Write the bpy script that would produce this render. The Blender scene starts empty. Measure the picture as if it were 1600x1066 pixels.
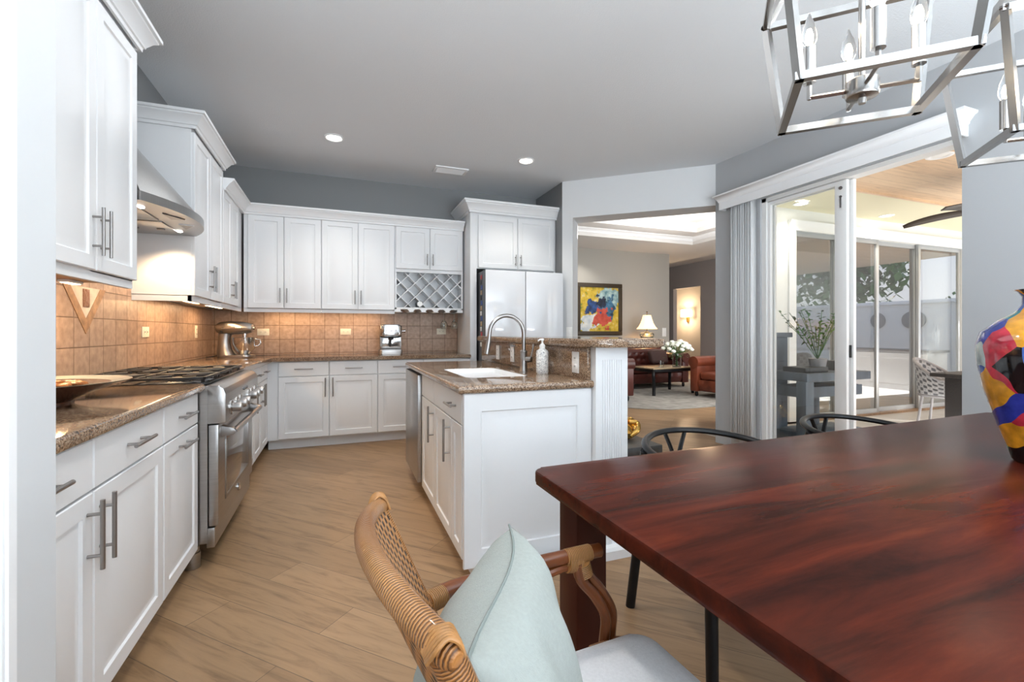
import bpy, bmesh, math, random
from mathutils import Vector, Matrix
random.seed(7)
PI = math.pi
S = bpy.context.scene
COL = S.collection
# ---------------------------------------------------------------- camera, world, sun, daylight, fill lamps, exposure
CAM_H = 1.165; CEIL_Z = 2.94
cd = bpy.data.cameras.new('camera'); cam = bpy.data.objects.new('camera', cd); COL.objects.link(cam)
cam.location = (0, 0, CAM_H)
cam.rotation_euler = (PI/2, 0, -math.atan(270/711.0))
cd.sensor_width = 36.0; cd.lens = 36.0*711/1600
cd.shift_y = -14/1600.0
cd.clip_start = 0.05; cd.clip_end = 200
S.camera = cam
S.view_settings.view_transform = 'Standard'
S.view_settings.look = 'None'
S.view_settings.gamma = 1.0
S.view_settings.exposure = 0.36
S.view_settings.use_curve_mapping = False
try:
    S.cycles.use_denoising = True
    S.cycles.max_bounces = 10
    S.cycles.diffuse_bounces = 6
    S.cycles.caustics_reflective = False
    S.cycles.caustics_refractive = False
    S.cycles.sample_clamp_indirect = 6.0
except Exception:
    pass

W = bpy.data.worlds.new('world'); S.world = W; W.use_nodes = True
wn = W.node_tree.nodes; wl = W.node_tree.links
wbg = wn['Background']; wbg.inputs[1].default_value = 2.0
wtc = wn.new('ShaderNodeTexCoord'); wsp = wn.new('ShaderNodeSeparateXYZ'); wcr = wn.new('ShaderNodeValToRGB')
wl.new(wtc.outputs['Generated'], wsp.inputs[0]); wl.new(wsp.outputs['Z'], wcr.inputs[0])
wcr.color_ramp.elements[0].position = 0.0; wcr.color_ramp.elements[0].color = (0.95, 0.97, 1.0, 1)
wcr.color_ramp.elements[1].position = 0.6; wcr.color_ramp.elements[1].color = (0.45, 0.66, 1.0, 1)
wl.new(wcr.outputs[0], wbg.inputs[0])

def add_light(name, kind, loc, energy, color=(1, 1, 1), rot=(0, 0, 0), size=None, size_y=None, spot=None, radius=None, parent=None):
    d = bpy.data.lights.new(name, kind); d.energy = energy; d.color = color
    if kind == 'AREA':
        d.size = size
        if size_y: d.shape = 'RECTANGLE'; d.size_y = size_y
    if spot: d.spot_size = spot; d.spot_blend = 0.6
    if radius is not None: d.shadow_soft_size = radius
    o = bpy.data.objects.new(name, d); COL.objects.link(o); o.location = loc; o.rotation_euler = rot
    if parent: o.parent = parent
    return o
sun = bpy.data.lights.new('sun', 'SUN'); sun.energy = 14.0; sun.angle = math.radians(0.6); sun.color = (1, 0.96, 0.9)
suno = bpy.data.objects.new('sun', sun); COL.objects.link(suno)
suno.rotation_euler = Vector((-0.72, 0.55, -0.36)).to_track_quat('-Z', 'Y').to_euler()
suno.location = (12, -4, 8)
# added fill lamps behind the camera, one facing in, one facing the ceiling
add_light('rear_fill_light', 'AREA', (1.4, -2.5, 1.6), 15, (0.9, 0.96, 1.0), (PI/2, 0, 0), 1.8, 1.2)
add_light('rear_ceiling_fill', 'AREA', (1.3, -1.7, 0.8), 400, (0.84, 0.93, 1.0), (PI, 0, 0), 4.4, 1.4)
# added fill lamps: under the kitchen ceiling, and facing up from the lanai deck
add_light('kitchen_fill_light', 'AREA', (0.0, 3.2, CEIL_Z-0.04), 14, (0.93, 0.965, 1.0), (0, 0, 0), 1.3, 2.8)
add_light('lanai_fill_light', 'AREA', (8.3, 1.4, 0.02), 190, (1.0, 0.98, 0.94), (PI, 0, 0), 5.0, 4.0)
# daylight entering the living room windows
add_light('living_window_daylight', 'AREA', (6.2, 4.55, 1.5), 80, (0.95, 0.98, 1.0), (PI/2, 0, 0), 4.0, 2.0)

# ---------------------------------------------------------------- materials
M = {}
def mat(name, color=(0.8, 0.8, 0.8), rough=0.5, metal=0.0, spec=0.5, emit=None, es=0.0, coat=0.0, var=0.0, vscale=8.0, bump=0.0, bscale=60.0, trans=0.0, ior=1.45, alpha=1.0, aniso=None):
    m = bpy.data.materials.new(name); m.use_nodes = True
    nt = m.node_tree; b = nt.nodes['Principled BSDF']
    b.inputs['Base Color'].default_value = (*color, 1); b.inputs['Roughness'].default_value = rough
    b.inputs['Metallic'].default_value = metal; b.inputs['Specular IOR Level'].default_value = spec
    b.inputs['Coat Weight'].default_value = coat; b.inputs['Coat Roughness'].default_value = 0.08
    b.inputs['Transmission Weight'].default_value = trans; b.inputs['IOR'].default_value = ior; b.inputs['Alpha'].default_value = alpha
    if emit: b.inputs['Emission Color'].default_value = (*emit, 1); b.inputs['Emission Strength'].default_value = es
    if var or bump or aniso:
        tc = nt.nodes.new('ShaderNodeTexCoord'); mp = nt.nodes.new('ShaderNodeMapping')
        nt.links.new(tc.outputs['Object'], mp.inputs[0])
        if aniso: mp.inputs['Scale'].default_value = aniso
        if var:
            n = nt.nodes.new('ShaderNodeTexNoise'); n.inputs['Scale'].default_value = vscale; n.inputs['Detail'].default_value = 4
            nt.links.new(mp.outputs[0], n.inputs['Vector'])
            hv = nt.nodes.new('ShaderNodeHueSaturation'); hv.inputs['Color'].default_value = (*color, 1)
            mr = nt.nodes.new('ShaderNodeMapRange'); mr.inputs['From Min'].default_value = 0.3; mr.inputs['From Max'].default_value = 0.7
            mr.inputs['To Min'].default_value = 1-var; mr.inputs['To Max'].default_value = 1+var
            nt.links.new(n.outputs['Fac'], mr.inputs['Value']); nt.links.new(mr.outputs[0], hv.inputs['Value'])
            nt.links.new(hv.outputs[0], b.inputs['Base Color'])
        if bump:
            n2 = nt.nodes.new('ShaderNodeTexNoise'); n2.inputs['Scale'].default_value = bscale; n2.inputs['Detail'].default_value = 3
            nt.links.new(mp.outputs[0], n2.inputs['Vector'])
            bp = nt.nodes.new('ShaderNodeBump'); bp.inputs['Strength'].default_value = bump; bp.inputs['Distance'].default_value = 0.01
            nt.links.new(n2.outputs['Fac'], bp.inputs['Height']); nt.links.new(bp.outputs[0], b.inputs['Normal'])
    M[name] = m
    return m
def nodes_of(m): return m.node_tree.nodes, m.node_tree.links, m.node_tree.nodes['Principled BSDF']
def ramp(ns, stops):
    r = ns.new('ShaderNodeValToRGB'); e = r.color_ramp.elements
    while len(e) < len(stops): e.new(0.5)
    for k, (p, c) in enumerate(stops): e[k].position = p; e[k].color = (*c, 1)
    return r

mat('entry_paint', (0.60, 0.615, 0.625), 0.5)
mat('white_cabinet', (0.755, 0.765, 0.775), 0.32, spec=0.5)
mat('white_trim', (0.85, 0.86, 0.87), 0.4)
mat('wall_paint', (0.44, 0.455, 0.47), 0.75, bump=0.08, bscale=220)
mat('lit_wall_paint', (0.70, 0.715, 0.725), 0.75, bump=0.08, bscale=220)  # wall paint lightened so the colour carries the brighter light on this wall
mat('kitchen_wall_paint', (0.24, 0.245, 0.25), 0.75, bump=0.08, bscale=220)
mat('ceiling_paint', (0.675, 0.695, 0.715), 0.85, bump=0.25, bscale=120)
mat('living_wall_paint', (0.42, 0.40, 0.36), 0.8)
mat('hall_wall_paint', (0.36, 0.34, 0.34), 0.8)
mat('living_ceiling_paint', (0.75, 0.73, 0.71), 0.85)
mat('lanai_wall_paint', (0.80, 0.81, 0.80), 0.7)
mat('soffit_paint', (0.74, 0.70, 0.52), 0.8)
mat('brushed_steel', (0.44, 0.43, 0.42), 0.28, metal=1.0, var=0.06, vscale=3, aniso=(1, 1, 60), bump=0.02, bscale=90)
mat('nickel', (0.35, 0.335, 0.325), 0.32, metal=1.0)
mat('chrome', (0.58, 0.57, 0.56), 0.12, metal=1.0)
mat('polished_nickel', (0.40, 0.39, 0.38), 0.26, metal=1.0)
mat('dark_steel', (0.22, 0.21, 0.21), 0.35, metal=1.0)
mat('cast_iron', (0.018, 0.017, 0.017), 0.42, spec=0.4)
mat('black_enamel', (0.012, 0.012, 0.012), 0.15)
mat('black_paint', (0.009, 0.009, 0.010), 0.3, spec=0.3)
mat('black_plastic', (0.015, 0.015, 0.016), 0.4)
mat('dark_glass', (0.02, 0.02, 0.022), 0.05, spec=0.8)
mat('oven_glass', (0.05, 0.04, 0.035), 0.04, spec=1.0, coat=1.0)
mat('white_glass', (0.80, 0.82, 0.85), 0.06, spec=0.6, coat=0.8)
mat('fridge_side', (0.16, 0.17, 0.18), 0.4, metal=0.5)
mat('porcelain', (0.86, 0.86, 0.85), 0.08, coat=0.5)
mat('ivory_plastic', (0.80, 0.74, 0.60), 0.35)
mat('white_plastic', (0.85, 0.85, 0.83), 0.35)
mat('slot_dark', (0.05, 0.045, 0.04), 0.6)
mat('gold', (0.85, 0.52, 0.14), 0.2, metal=1.0, bump=0.3, bscale=14)
mat('black_stone', (0.05, 0.053, 0.055), 0.45, var=0.5, vscale=6, bump=0.4, bscale=20)
mat('bronze_frame', (0.05, 0.035, 0.02), 0.5, metal=0.3)
mat('lamp_shade', (0.85, 0.66, 0.45), 0.8, emit=(1.0, 0.62, 0.32), es=1.4)
mat('lamp_base', (0.10, 0.11, 0.09), 0.35, var=0.5, vscale=20)
mat('sconce_glass', (1, 0.85, 0.7), 0.4, emit=(1.0, 0.72, 0.45), es=6.0)
mat('bulb_warm', (1, 0.9, 0.75), 0.3, emit=(1.0, 0.80, 0.55), es=18.0)
mat('downlight', (1, 0.95, 0.9), 0.3, emit=(1.0, 0.93, 0.82), es=14.0)
mat('strip_light', (1, 0.85, 0.7), 0.3, emit=(1.0, 0.72, 0.42), es=8.0)
mat('candle_glass', (1, 1, 1), 0.02, trans=1.0, ior=1.2)
mat('clear_glass', (0.95, 1.0, 0.98), 0.02, trans=1.0, ior=1.45)
mat('stem_green', (0.06, 0.16, 0.04), 0.55, var=0.3, vscale=12)
mat('leaf_green', (0.07, 0.20, 0.05), 0.5, var=0.4, vscale=10)
mat('dry_leaf', (0.10, 0.13, 0.07), 0.6, var=0.4)
mat('petal_white', (0.82, 0.84, 0.74), 0.6)
mat('vertical_blind', (0.74, 0.75, 0.76), 0.5)
mat('door_frame_white', (0.80, 0.80, 0.79), 0.35)
mat('aluminium', (0.52, 0.54, 0.55), 0.4, metal=0.6)
mat('curtain', (0.86, 0.86, 0.84), 0.8)
mat('grey_wicker', (0.30, 0.29, 0.30), 0.6)
mat('dark_wicker', (0.045, 0.04, 0.04), 0.6, bump=0.6, bscale=120)
mat('rustic_blue', (0.115, 0.14, 0.175), 0.6, var=0.5, vscale=5, bump=0.3, bscale=20, aniso=(1, 1, 0.3))
mat('fan_blade', (0.05, 0.035, 0.025), 0.5)
mat('tan_floor', (0.50, 0.47, 0.43), 0.35, var=0.1, vscale=3)
mat('garden_wall', (0.75, 0.75, 0.74), 0.8)
mat('stone_ornament', (0.22, 0.22, 0.22), 0.8)
mat('grass_green', (0.10, 0.17, 0.06), 0.9, var=0.3)
mat('sage_fabric', (0.318, 0.342, 0.318), 0.9, var=0.04, vscale=160, bump=0.15, bscale=500)
mat('seam_fabric', (0.20, 0.23, 0.215), 0.9)
mat('grey_fabric', (0.68, 0.68, 0.69), 0.9, var=0.05, vscale=150, bump=0.15, bscale=450)
mat('rattan_pole', (0.14, 0.038, 0.010), 0.3, coat=0.15, var=0.45, vscale=7)
mat('rug', (0.30, 0.28, 0.25), 0.95, var=0.25, vscale=7, bump=0.4, bscale=150)
mat('leather_dark', (0.075, 0.018, 0.013), 0.33, var=0.3, vscale=4)
mat('leather_brown', (0.14, 0.032, 0.014), 0.38, var=0.35, vscale=4)
mat('pillow_dark', (0.05, 0.022, 0.018), 0.7)
mat('table_edge_gold', (0.30, 0.22, 0.13), 0.3, metal=0.4)
mat('plate_cream', (0.72, 0.66, 0.50), 0.2, coat=0.4)
mat('plate_brown', (0.10, 0.035, 0.016), 0.25, coat=0.4)
mat('orange_glaze', (0.55, 0.17, 0.02), 0.35, var=0.7, vscale=22)
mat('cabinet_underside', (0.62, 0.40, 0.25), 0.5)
mat('inlay_brown', (0.36, 0.20, 0.10), 0.4, var=0.3, vscale=30)
mat('inlay_light', (0.70, 0.58, 0.46), 0.4, var=0.15, vscale=20)
mat('inlay_relief', (0.30, 0.14, 0.08), 0.35, metal=0.3, bump=1.0, bscale=70)
mat('vent_dark', (0.12, 0.13, 0.14), 0.6)
mat('steel_brushed_u', (0.40, 0.395, 0.385), 0.3, metal=1.0, var=0.05, vscale=3, aniso=(60, 60, 1))
mat('magnet_red', (0.5, 0.05, 0.05), 0.4); mat('magnet_blue', (0.05, 0.1, 0.35), 0.4); mat('magnet_white', (0.75, 0.75, 0.72), 0.4); mat('magnet_black', (0.02, 0.02, 0.02), 0.4); mat('magnet_tan', (0.5, 0.35, 0.2), 0.4)

def clear_pane(name, tint, gloss):
    m = bpy.data.materials.new(name); m.use_nodes = True; ns = m.node_tree.nodes; ls = m.node_tree.links
    for n in list(ns): ns.remove(n)
    o = ns.new('ShaderNodeOutputMaterial'); t = ns.new('ShaderNodeBsdfTransparent'); g = ns.new('ShaderNodeBsdfGlossy'); mx = ns.new('ShaderNodeMixShader')
    t.inputs[0].default_value = (*tint, 1); g.inputs['Roughness'].default_value = 0.01
    fr = ns.new('ShaderNodeFresnel'); fr.inputs[0].default_value = 1.5
    ma = ns.new('ShaderNodeMath'); ma.operation = 'MULTIPLY_ADD'; ma.inputs[1].default_value = 1.6; ma.inputs[2].default_value = gloss
    ge = ns.new('ShaderNodeNewGeometry'); inv = ns.new('ShaderNodeMath'); inv.operation = 'SUBTRACT'; inv.inputs[0].default_value = 1.0; ls.new(ge.outputs['Backfacing'], inv.inputs[1])
    fm = ns.new('ShaderNodeMath'); fm.operation = 'MULTIPLY'; ls.new(ma.outputs[0], fm.inputs[0]); ls.new(inv.outputs[0], fm.inputs[1])   # reflect on the outer faces only
    ls.new(fr.outputs[0], ma.inputs[0]); ls.new(fm.outputs[0], mx.inputs[0]); ls.new(t.outputs[0], mx.inputs[1]); ls.new(g.outputs[0], mx.inputs[2]); ls.new(mx.outputs[0], o.inputs[0])
    M[name] = m
clear_pane('door_glass', (0.97, 0.98, 0.975), 0.0)
clear_pane('tinted_glass', (0.80, 0.82, 0.83), 0.14)

def granite(name, base, dark, light):
    m = mat(name, base, 0.09, coat=0.3); ns, ls, b = nodes_of(m)
    tc = ns.new('ShaderNodeTexCoord')
    v = ns.new('ShaderNodeTexVoronoi'); v.inputs['Scale'].default_value = 230; ls.new(tc.outputs['Object'], v.inputs['Vector'])
    sp = ns.new('ShaderNodeSeparateColor'); ls.new(v.outputs['Color'], sp.inputs[0])
    r = ramp(ns, [(0.0, dark), (0.12, tuple(0.5*(a+c) for a, c in zip(base, dark))), (0.35, base), (0.65, tuple(0.5*(a+c) for a, c in zip(base, light))), (1.0, light)])
    ls.new(sp.outputs[0], r.inputs[0])
    n = ns.new('ShaderNodeTexNoise'); n.inputs['Scale'].default_value = 9; n.inputs['Detail'].default_value = 6; ls.new(tc.outputs['Object'], n.inputs['Vector'])
    mx = ns.new('ShaderNodeMix'); mx.data_type = 'RGBA'; mx.blend_type = 'MULTIPLY'; mx.inputs['Factor'].default_value = 0.6
    r2 = ramp(ns, [(0.3, (0.6, 0.55, 0.5)), (0.65, (1.1, 1.08, 1.05))]); ls.new(n.outputs['Fac'], r2.inputs[0])
    ls.new(r.outputs[0], mx.inputs['A']); ls.new(r2.outputs[0], mx.inputs['B']); ls.new(mx.outputs['Result'], b.inputs['Base Color'])
granite('granite', (0.205, 0.122, 0.072), (0.035, 0.022, 0.015), (0.43, 0.32, 0.225))

def tile_material(name, axis):
    m = mat(name, (0.5, 0.35, 0.25), 0.35); ns, ls, b = nodes_of(m)
    tc = ns.new('ShaderNodeTexCoord'); s = ns.new('ShaderNodeSeparateXYZ'); c = ns.new('ShaderNodeCombineXYZ'); ls.new(tc.outputs['Object'], s.inputs[0])
    ls.new(s.outputs[axis], c.inputs[0])
    ad = ns.new('ShaderNodeMath'); ad.operation = 'ADD'; ad.inputs[1].default_value = -0.932; ls.new(s.outputs['Z'], ad.inputs[0]); ls.new(ad.outputs[0], c.inputs[1])
    br = ns.new('ShaderNodeTexBrick'); br.offset = 0.0; br.squash = 1.0; br.inputs['Scale'].default_value = 1.0; br.inputs['Brick Width'].default_value = 0.153; br.inputs['Row Height'].default_value = 0.153
    br.inputs['Mortar Size'].default_value = 0.0035; br.inputs['Mortar Smooth'].default_value = 0.3; br.inputs['Bias'].default_value = 0
    br.inputs['Color1'].default_value = (0.45, 0.32, 0.235, 1); br.inputs['Color2'].default_value = (0.37, 0.255, 0.185, 1); br.inputs['Mortar'].default_value = (0.20, 0.125, 0.08, 1)
    ls.new(c.outputs[0], br.inputs['Vector'])
    n = ns.new('ShaderNodeTexNoise'); n.inputs['Scale'].default_value = 28; n.inputs['Detail'].default_value = 6; ls.new(tc.outputs['Object'], n.inputs['Vector'])
    r = ramp(ns, [(0.3, (0.78, 0.74, 0.70)), (0.7, (1.15, 1.15, 1.15))]); ls.new(n.outputs['Fac'], r.inputs[0])
    mx = ns.new('ShaderNodeMix'); mx.data_type = 'RGBA'; mx.blend_type = 'MULTIPLY'; mx.inputs['Factor'].default_value = 1.0
    ls.new(br.outputs['Color'], mx.inputs['A']); ls.new(r.outputs[0], mx.inputs['B']); ls.new(mx.outputs['Result'], b.inputs['Base Color'])
    bp = ns.new('ShaderNodeBump'); bp.inputs['Strength'].default_value = 0.6; bp.inputs['Distance'].default_value = 0.004; bp.invert = True
    ls.new(br.outputs['Fac'], bp.inputs['Height']); ls.new(bp.outputs[0], b.inputs['Normal'])
tile_material('tile_side', 'Y'); tile_material('tile_back', 'X')

def plank_material(name, ang, c1, c2, bw=1.3, rh=0.185, rough=0.42, grain=0.35, mortar=0.0012, mcol=(0.10, 0.065, 0.04)):
    m = mat(name, c1, rough); ns, ls, b = nodes_of(m)
    tc = ns.new('ShaderNodeTexCoord'); mp = ns.new('ShaderNodeMapping'); mp.inputs['Rotation'].default_value = (0, 0, ang); ls.new(tc.outputs['Object'], mp.inputs[0])
    br = ns.new('ShaderNodeTexBrick'); br.offset = 0.37; br.inputs['Scale'].default_value = 1.0; br.inputs['Brick Width'].default_value = bw; br.inputs['Row Height'].default_value = rh
    br.inputs['Mortar Size'].default_value = mortar; br.inputs['Mortar Smooth'].default_value = 0.1
    br.inputs['Color1'].default_value = (*c1, 1); br.inputs['Color2'].default_value = (*c2, 1); br.inputs['Mortar'].default_value = (*mcol, 1)
    ls.new(mp.outputs[0], br.inputs['Vector'])
    mp2 = ns.new('ShaderNodeMapping'); mp2.inputs['Scale'].default_value = (1.0, 9.0, 1.0); ls.new(mp.outputs[0], mp2.inputs[0])
    n = ns.new('ShaderNodeTexNoise'); n.inputs['Scale'].default_value = 2.6; n.inputs['Detail'].default_value = 8; n.inputs['Roughness'].default_value = 0.65; n.inputs['Distortion'].default_value = 0.8
    ls.new(mp2.outputs[0], n.inputs['Vector'])
    r = ramp(ns, [(0.25, (1-grain, 1-grain*1.05, 1-grain*1.1)), (0.5, (1, 1, 1)), (0.75, (1+grain*0.35,)*3)]); ls.new(n.outputs['Fac'], r.inputs[0])
    mx = ns.new('ShaderNodeMix'); mx.data_type = 'RGBA'; mx.blend_type = 'MULTIPLY'; mx.inputs['Factor'].default_value = 1.0
    ls.new(br.outputs['Color'], mx.inputs['A']); ls.new(r.outputs[0], mx.inputs['B']); ls.new(mx.outputs['Result'], b.inputs['Base Color'])
    return m
plank_material('oak_floor', PI/4, (0.345, 0.215, 0.116), (0.26, 0.158, 0.082), bw=1.4, grain=0.5)
plank_material('lanai_wood_ceiling', 0.0, (0.74, 0.55, 0.37), (0.68, 0.48, 0.31), bw=3.0, rh=0.13, grain=0.25, mcol=(0.3, 0.18, 0.1))

def mahogany():
    m = mat('mahogany', (0.12, 0.02, 0.01), 0.25, coat=0.0, spec=0.09); ns, ls, b = nodes_of(m)
    tc = ns.new('ShaderNodeTexCoord'); mp = ns.new('ShaderNodeMapping'); mp.inputs['Scale'].default_value = (0.8, 5.5, 5.5); ls.new(tc.outputs['Object'], mp.inputs[0])
    n = ns.new('ShaderNodeTexNoise'); n.inputs['Scale'].default_value = 2.2; n.inputs['Detail'].default_value = 9; n.inputs['Roughness'].default_value = 0.62; n.inputs['Distortion'].default_value = 0.5
    ls.new(mp.outputs[0], n.inputs['Vector'])
    r = ramp(ns, [(0.25, (0.013, 0.005, 0.004)), (0.42, (0.040, 0.009, 0.005)), (0.58, (0.078, 0.014, 0.007)), (0.78, (0.135, 0.026, 0.010))])
    ls.new(n.outputs['Fac'], r.inputs[0]); ls.new(r.outputs[0], b.inputs['Base Color'])
    bp = ns.new('ShaderNodeBump'); bp.inputs['Strength'].default_value = 0.08; bp.inputs['Distance'].default_value = 0.01
    ls.new(n.outputs['Fac'], bp.inputs['Height']); ls.new(bp.outputs[0], b.inputs['Normal'])
mahogany()
mat('mahogany_dark', (0.045, 0.011, 0.006), 0.4, spec=0.15, var=0.35, vscale=6, aniso=(1, 1, 0.15))

def cane_wrap(name, freq, c1, c2):
    m = mat(name, c1, 0.38, coat=0.2); ns, ls, b = nodes_of(m)
    uv = ns.new('ShaderNodeUVMap'); s = ns.new('ShaderNodeSeparateXYZ'); ls.new(uv.outputs[0], s.inputs[0])
    nz = ns.new('ShaderNodeTexNoise'); nz.inputs['Scale'].default_value = 30; ls.new(uv.outputs[0], nz.inputs['Vector'])
    a = ns.new('ShaderNodeMath'); a.operation = 'MULTIPLY'; a.inputs[1].default_value = freq; ls.new(s.outputs[0], a.inputs[0])
    a2 = ns.new('ShaderNodeMath'); a2.operation = 'MULTIPLY_ADD'; a2.inputs[1].default_value = 0.9; ls.new(nz.outputs['Fac'], a2.inputs[0]); ls.new(a.outputs[0], a2.inputs[2])
    si = ns.new('ShaderNodeMath'); si.operation = 'SINE'; ls.new(a2.outputs[0], si.inputs[0])
    r = ramp(ns, [(0.0, c2), (0.16, tuple(0.6*x+0.4*y for x, y in zip(c1, c2))), (0.4, c1), (1.0, tuple(min(1, x*1.25) for x in c1))])
    mr = ns.new('ShaderNodeMapRange'); mr.inputs['From Min'].default_value = -1; ls.new(si.outputs[0], mr.inputs['Value']); ls.new(mr.outputs[0], r.inputs[0])
    n3 = ns.new('ShaderNodeTexNoise'); n3.inputs['Scale'].default_value = 7; tc = ns.new('ShaderNodeTexCoord'); ls.new(tc.outputs['Object'], n3.inputs['Vector'])
    mx = ns.new('ShaderNodeMix'); mx.data_type = 'RGBA'; mx.blend_type = 'MULTIPLY'; mx.inputs['Factor'].default_value = 1.0
    r3 = ramp(ns, [(0.35, (0.72, 0.62, 0.5)), (0.65, (1.1, 1.1, 1.1))]); ls.new(n3.outputs['Fac'], r3.inputs[0])
    ls.new(r.outputs[0], mx.inputs['A']); ls.new(r3.outputs[0], mx.inputs['B']); ls.new(mx.outputs['Result'], b.inputs['Base Color'])
    bp = ns.new('ShaderNodeBump'); bp.inputs['Strength'].default_value = 0.7; bp.inputs['Distance'].default_value = 0.003
    ls.new(mr.outputs[0], bp.inputs['Height']); ls.new(bp.outputs[0], b.inputs['Normal'])
cane_wrap('cane_wrap', 2*PI/0.0042, (0.38, 0.175, 0.055), (0.085, 0.034, 0.011))
cane_wrap('cane_binding', 2*PI/0.0042, (0.37, 0.18, 0.06), (0.07, 0.027, 0.009))

mat('cane_plain', (0.36, 0.17, 0.055), 0.4, var=0.3, vscale=40)
def weave(name, c1, c2, pitch):
    m = mat(name, c1, 0.5); ns, ls, b = nodes_of(m)
    uv = ns.new('ShaderNodeUVMap'); s = ns.new('ShaderNodeSeparateXYZ'); ls.new(uv.outputs[0], s.inputs[0])
    def sn(sock, f, ph=0.0):
        a = ns.new('ShaderNodeMath'); a.operation = 'MULTIPLY_ADD'; a.inputs[1].default_value = f; a.inputs[2].default_value = ph; ls.new(sock, a.inputs[0])
        q = ns.new('ShaderNodeMath'); q.operation = 'SINE'; ls.new(a.outputs[0], q.inputs[0]); return q.outputs[0]
    def mul(a, c):
        q = ns.new('ShaderNodeMath'); q.operation = 'MULTIPLY'; ls.new(a, q.inputs[0]); ls.new(c, q.inputs[1]); return q.outputs[0]
    f = 2*PI/pitch
    p = mul(sn(s.outputs[0], f/2), sn(s.outputs[1], f/2))
    mr = ns.new('ShaderNodeMapRange'); mr.inputs['From Min'].default_value = -1; ls.new(p, mr.inputs['Value'])
    r = ramp(ns, [(0.0, c2), (0.32, c2), (0.47, c1), (0.8, tuple(min(1, x*1.3) for x in c1)), (1.0, tuple(x*0.8 for x in c1))]); ls.new(mr.outputs[0], r.inputs[0])
    ls.new(r.outputs[0], b.inputs['Base Color'])
    bp = ns.new('ShaderNodeBump'); bp.inputs['Strength'].default_value = 0.8; bp.inputs['Distance'].default_value = 0.004
    ls.new(mr.outputs[0], bp.inputs['Height']); ls.new(bp.outputs[0], b.inputs['Normal'])
weave('cane_weave', (0.36, 0.165, 0.055), (0.022, 0.009, 0.004), 0.0125)
weave('grey_weave', (0.36, 0.36, 0.37), (0.10, 0.10, 0.11), 0.05)

def vase_paint():
    m = mat('painted_glass', (0.1, 0.2, 0.5), 0.08, coat=0.8); ns, ls, b = nodes_of(m)
    tc = ns.new('ShaderNodeTexCoord'); mp = ns.new('ShaderNodeMapping'); mp.inputs['Scale'].default_value = (1, 1, 0.75); mp.inputs['Location'].default_value = (0.31, 0.22, 0.1); ls.new(tc.outputs['Object'], mp.inputs[0])
    n = ns.new('ShaderNodeTexNoise'); n.inputs['Scale'].default_value = 5; ls.new(mp.outputs[0], n.inputs['Vector'])
    mx0 = ns.new('ShaderNodeMix'); mx0.data_type = 'RGBA'; mx0.blend_type = 'ADD'; mx0.inputs['Factor'].default_value = 0.13; ls.new(mp.outputs[0], mx0.inputs['A']); ls.new(n.outputs['Color'], mx0.inputs['B'])
    v = ns.new('ShaderNodeTexVoronoi'); v.inputs['Scale'].default_value = 12.5; ls.new(mx0.outputs['Result'], v.inputs['Vector'])
    sp = ns.new('ShaderNodeSeparateColor'); ls.new(v.outputs['Color'], sp.inputs[0])
    r = ramp(ns, [(0.0, (0.005, 0.005, 0.007)), (0.12, (0.02, 0.04, 0.32)), (0.24, (0.02, 0.22, 0.25)), (0.36, (0.75, 0.33, 0.02)), (0.48, (0.01, 0.01, 0.012)), (0.58, (0.28, 0.55, 0.14)), (0.68, (0.16, 0.42, 0.45)), (0.78, (0.55, 0.03, 0.06)), (0.88, (0.05, 0.12, 0.4)), (0.95, (0.5, 0.62, 0.62))])
    r.color_ramp.interpolation = 'CONSTANT'
    ls.new(sp.outputs[0], r.inputs[0])
    n2 = ns.new('ShaderNodeTexNoise'); n2.inputs['Scale'].default_value = 25; n2.inputs['Detail'].default_value = 5; ls.new(tc.outputs['Object'], n2.inputs['Vector'])
    r2 = ramp(ns, [(0.3, (0.6, 0.6, 0.6)), (0.7, (1.25, 1.25, 1.25))]); ls.new(n2.outputs['Fac'], r2.inputs[0])
    mx = ns.new('ShaderNodeMix'); mx.data_type = 'RGBA'; mx.blend_type = 'MULTIPLY'; mx.inputs['Factor'].default_value = 1.0
    ls.new(r.outputs[0], mx.inputs['A']); ls.new(r2.outputs[0], mx.inputs['B']); ls.new(mx.outputs['Result'], b.inputs['Base Color'])
vase_paint()

def toile():
    m = mat('toile_ceramic', (0.8, 0.8, 0.78), 0.2, coat=0.4); ns, ls, b = nodes_of(m)
    tc = ns.new('ShaderNodeTexCoord'); n = ns.new('ShaderNodeTexNoise'); n.inputs['Scale'].default_value = 38; n.inputs['Detail'].default_value = 2; n.inputs['Distortion'].default_value = 2.5
    ls.new(tc.outputs['Object'], n.inputs['Vector'])
    r = ramp(ns, [(0.41, (0.82, 0.82, 0.80)), (0.44, (0.14, 0.15, 0.18)), (0.47, (0.16, 0.17, 0.20)), (0.49, (0.82, 0.82, 0.80))]); ls.new(n.outputs['Fac'], r.inputs[0]); ls.new(r.outputs[0], b.inputs['Base Color'])
toile()

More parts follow.
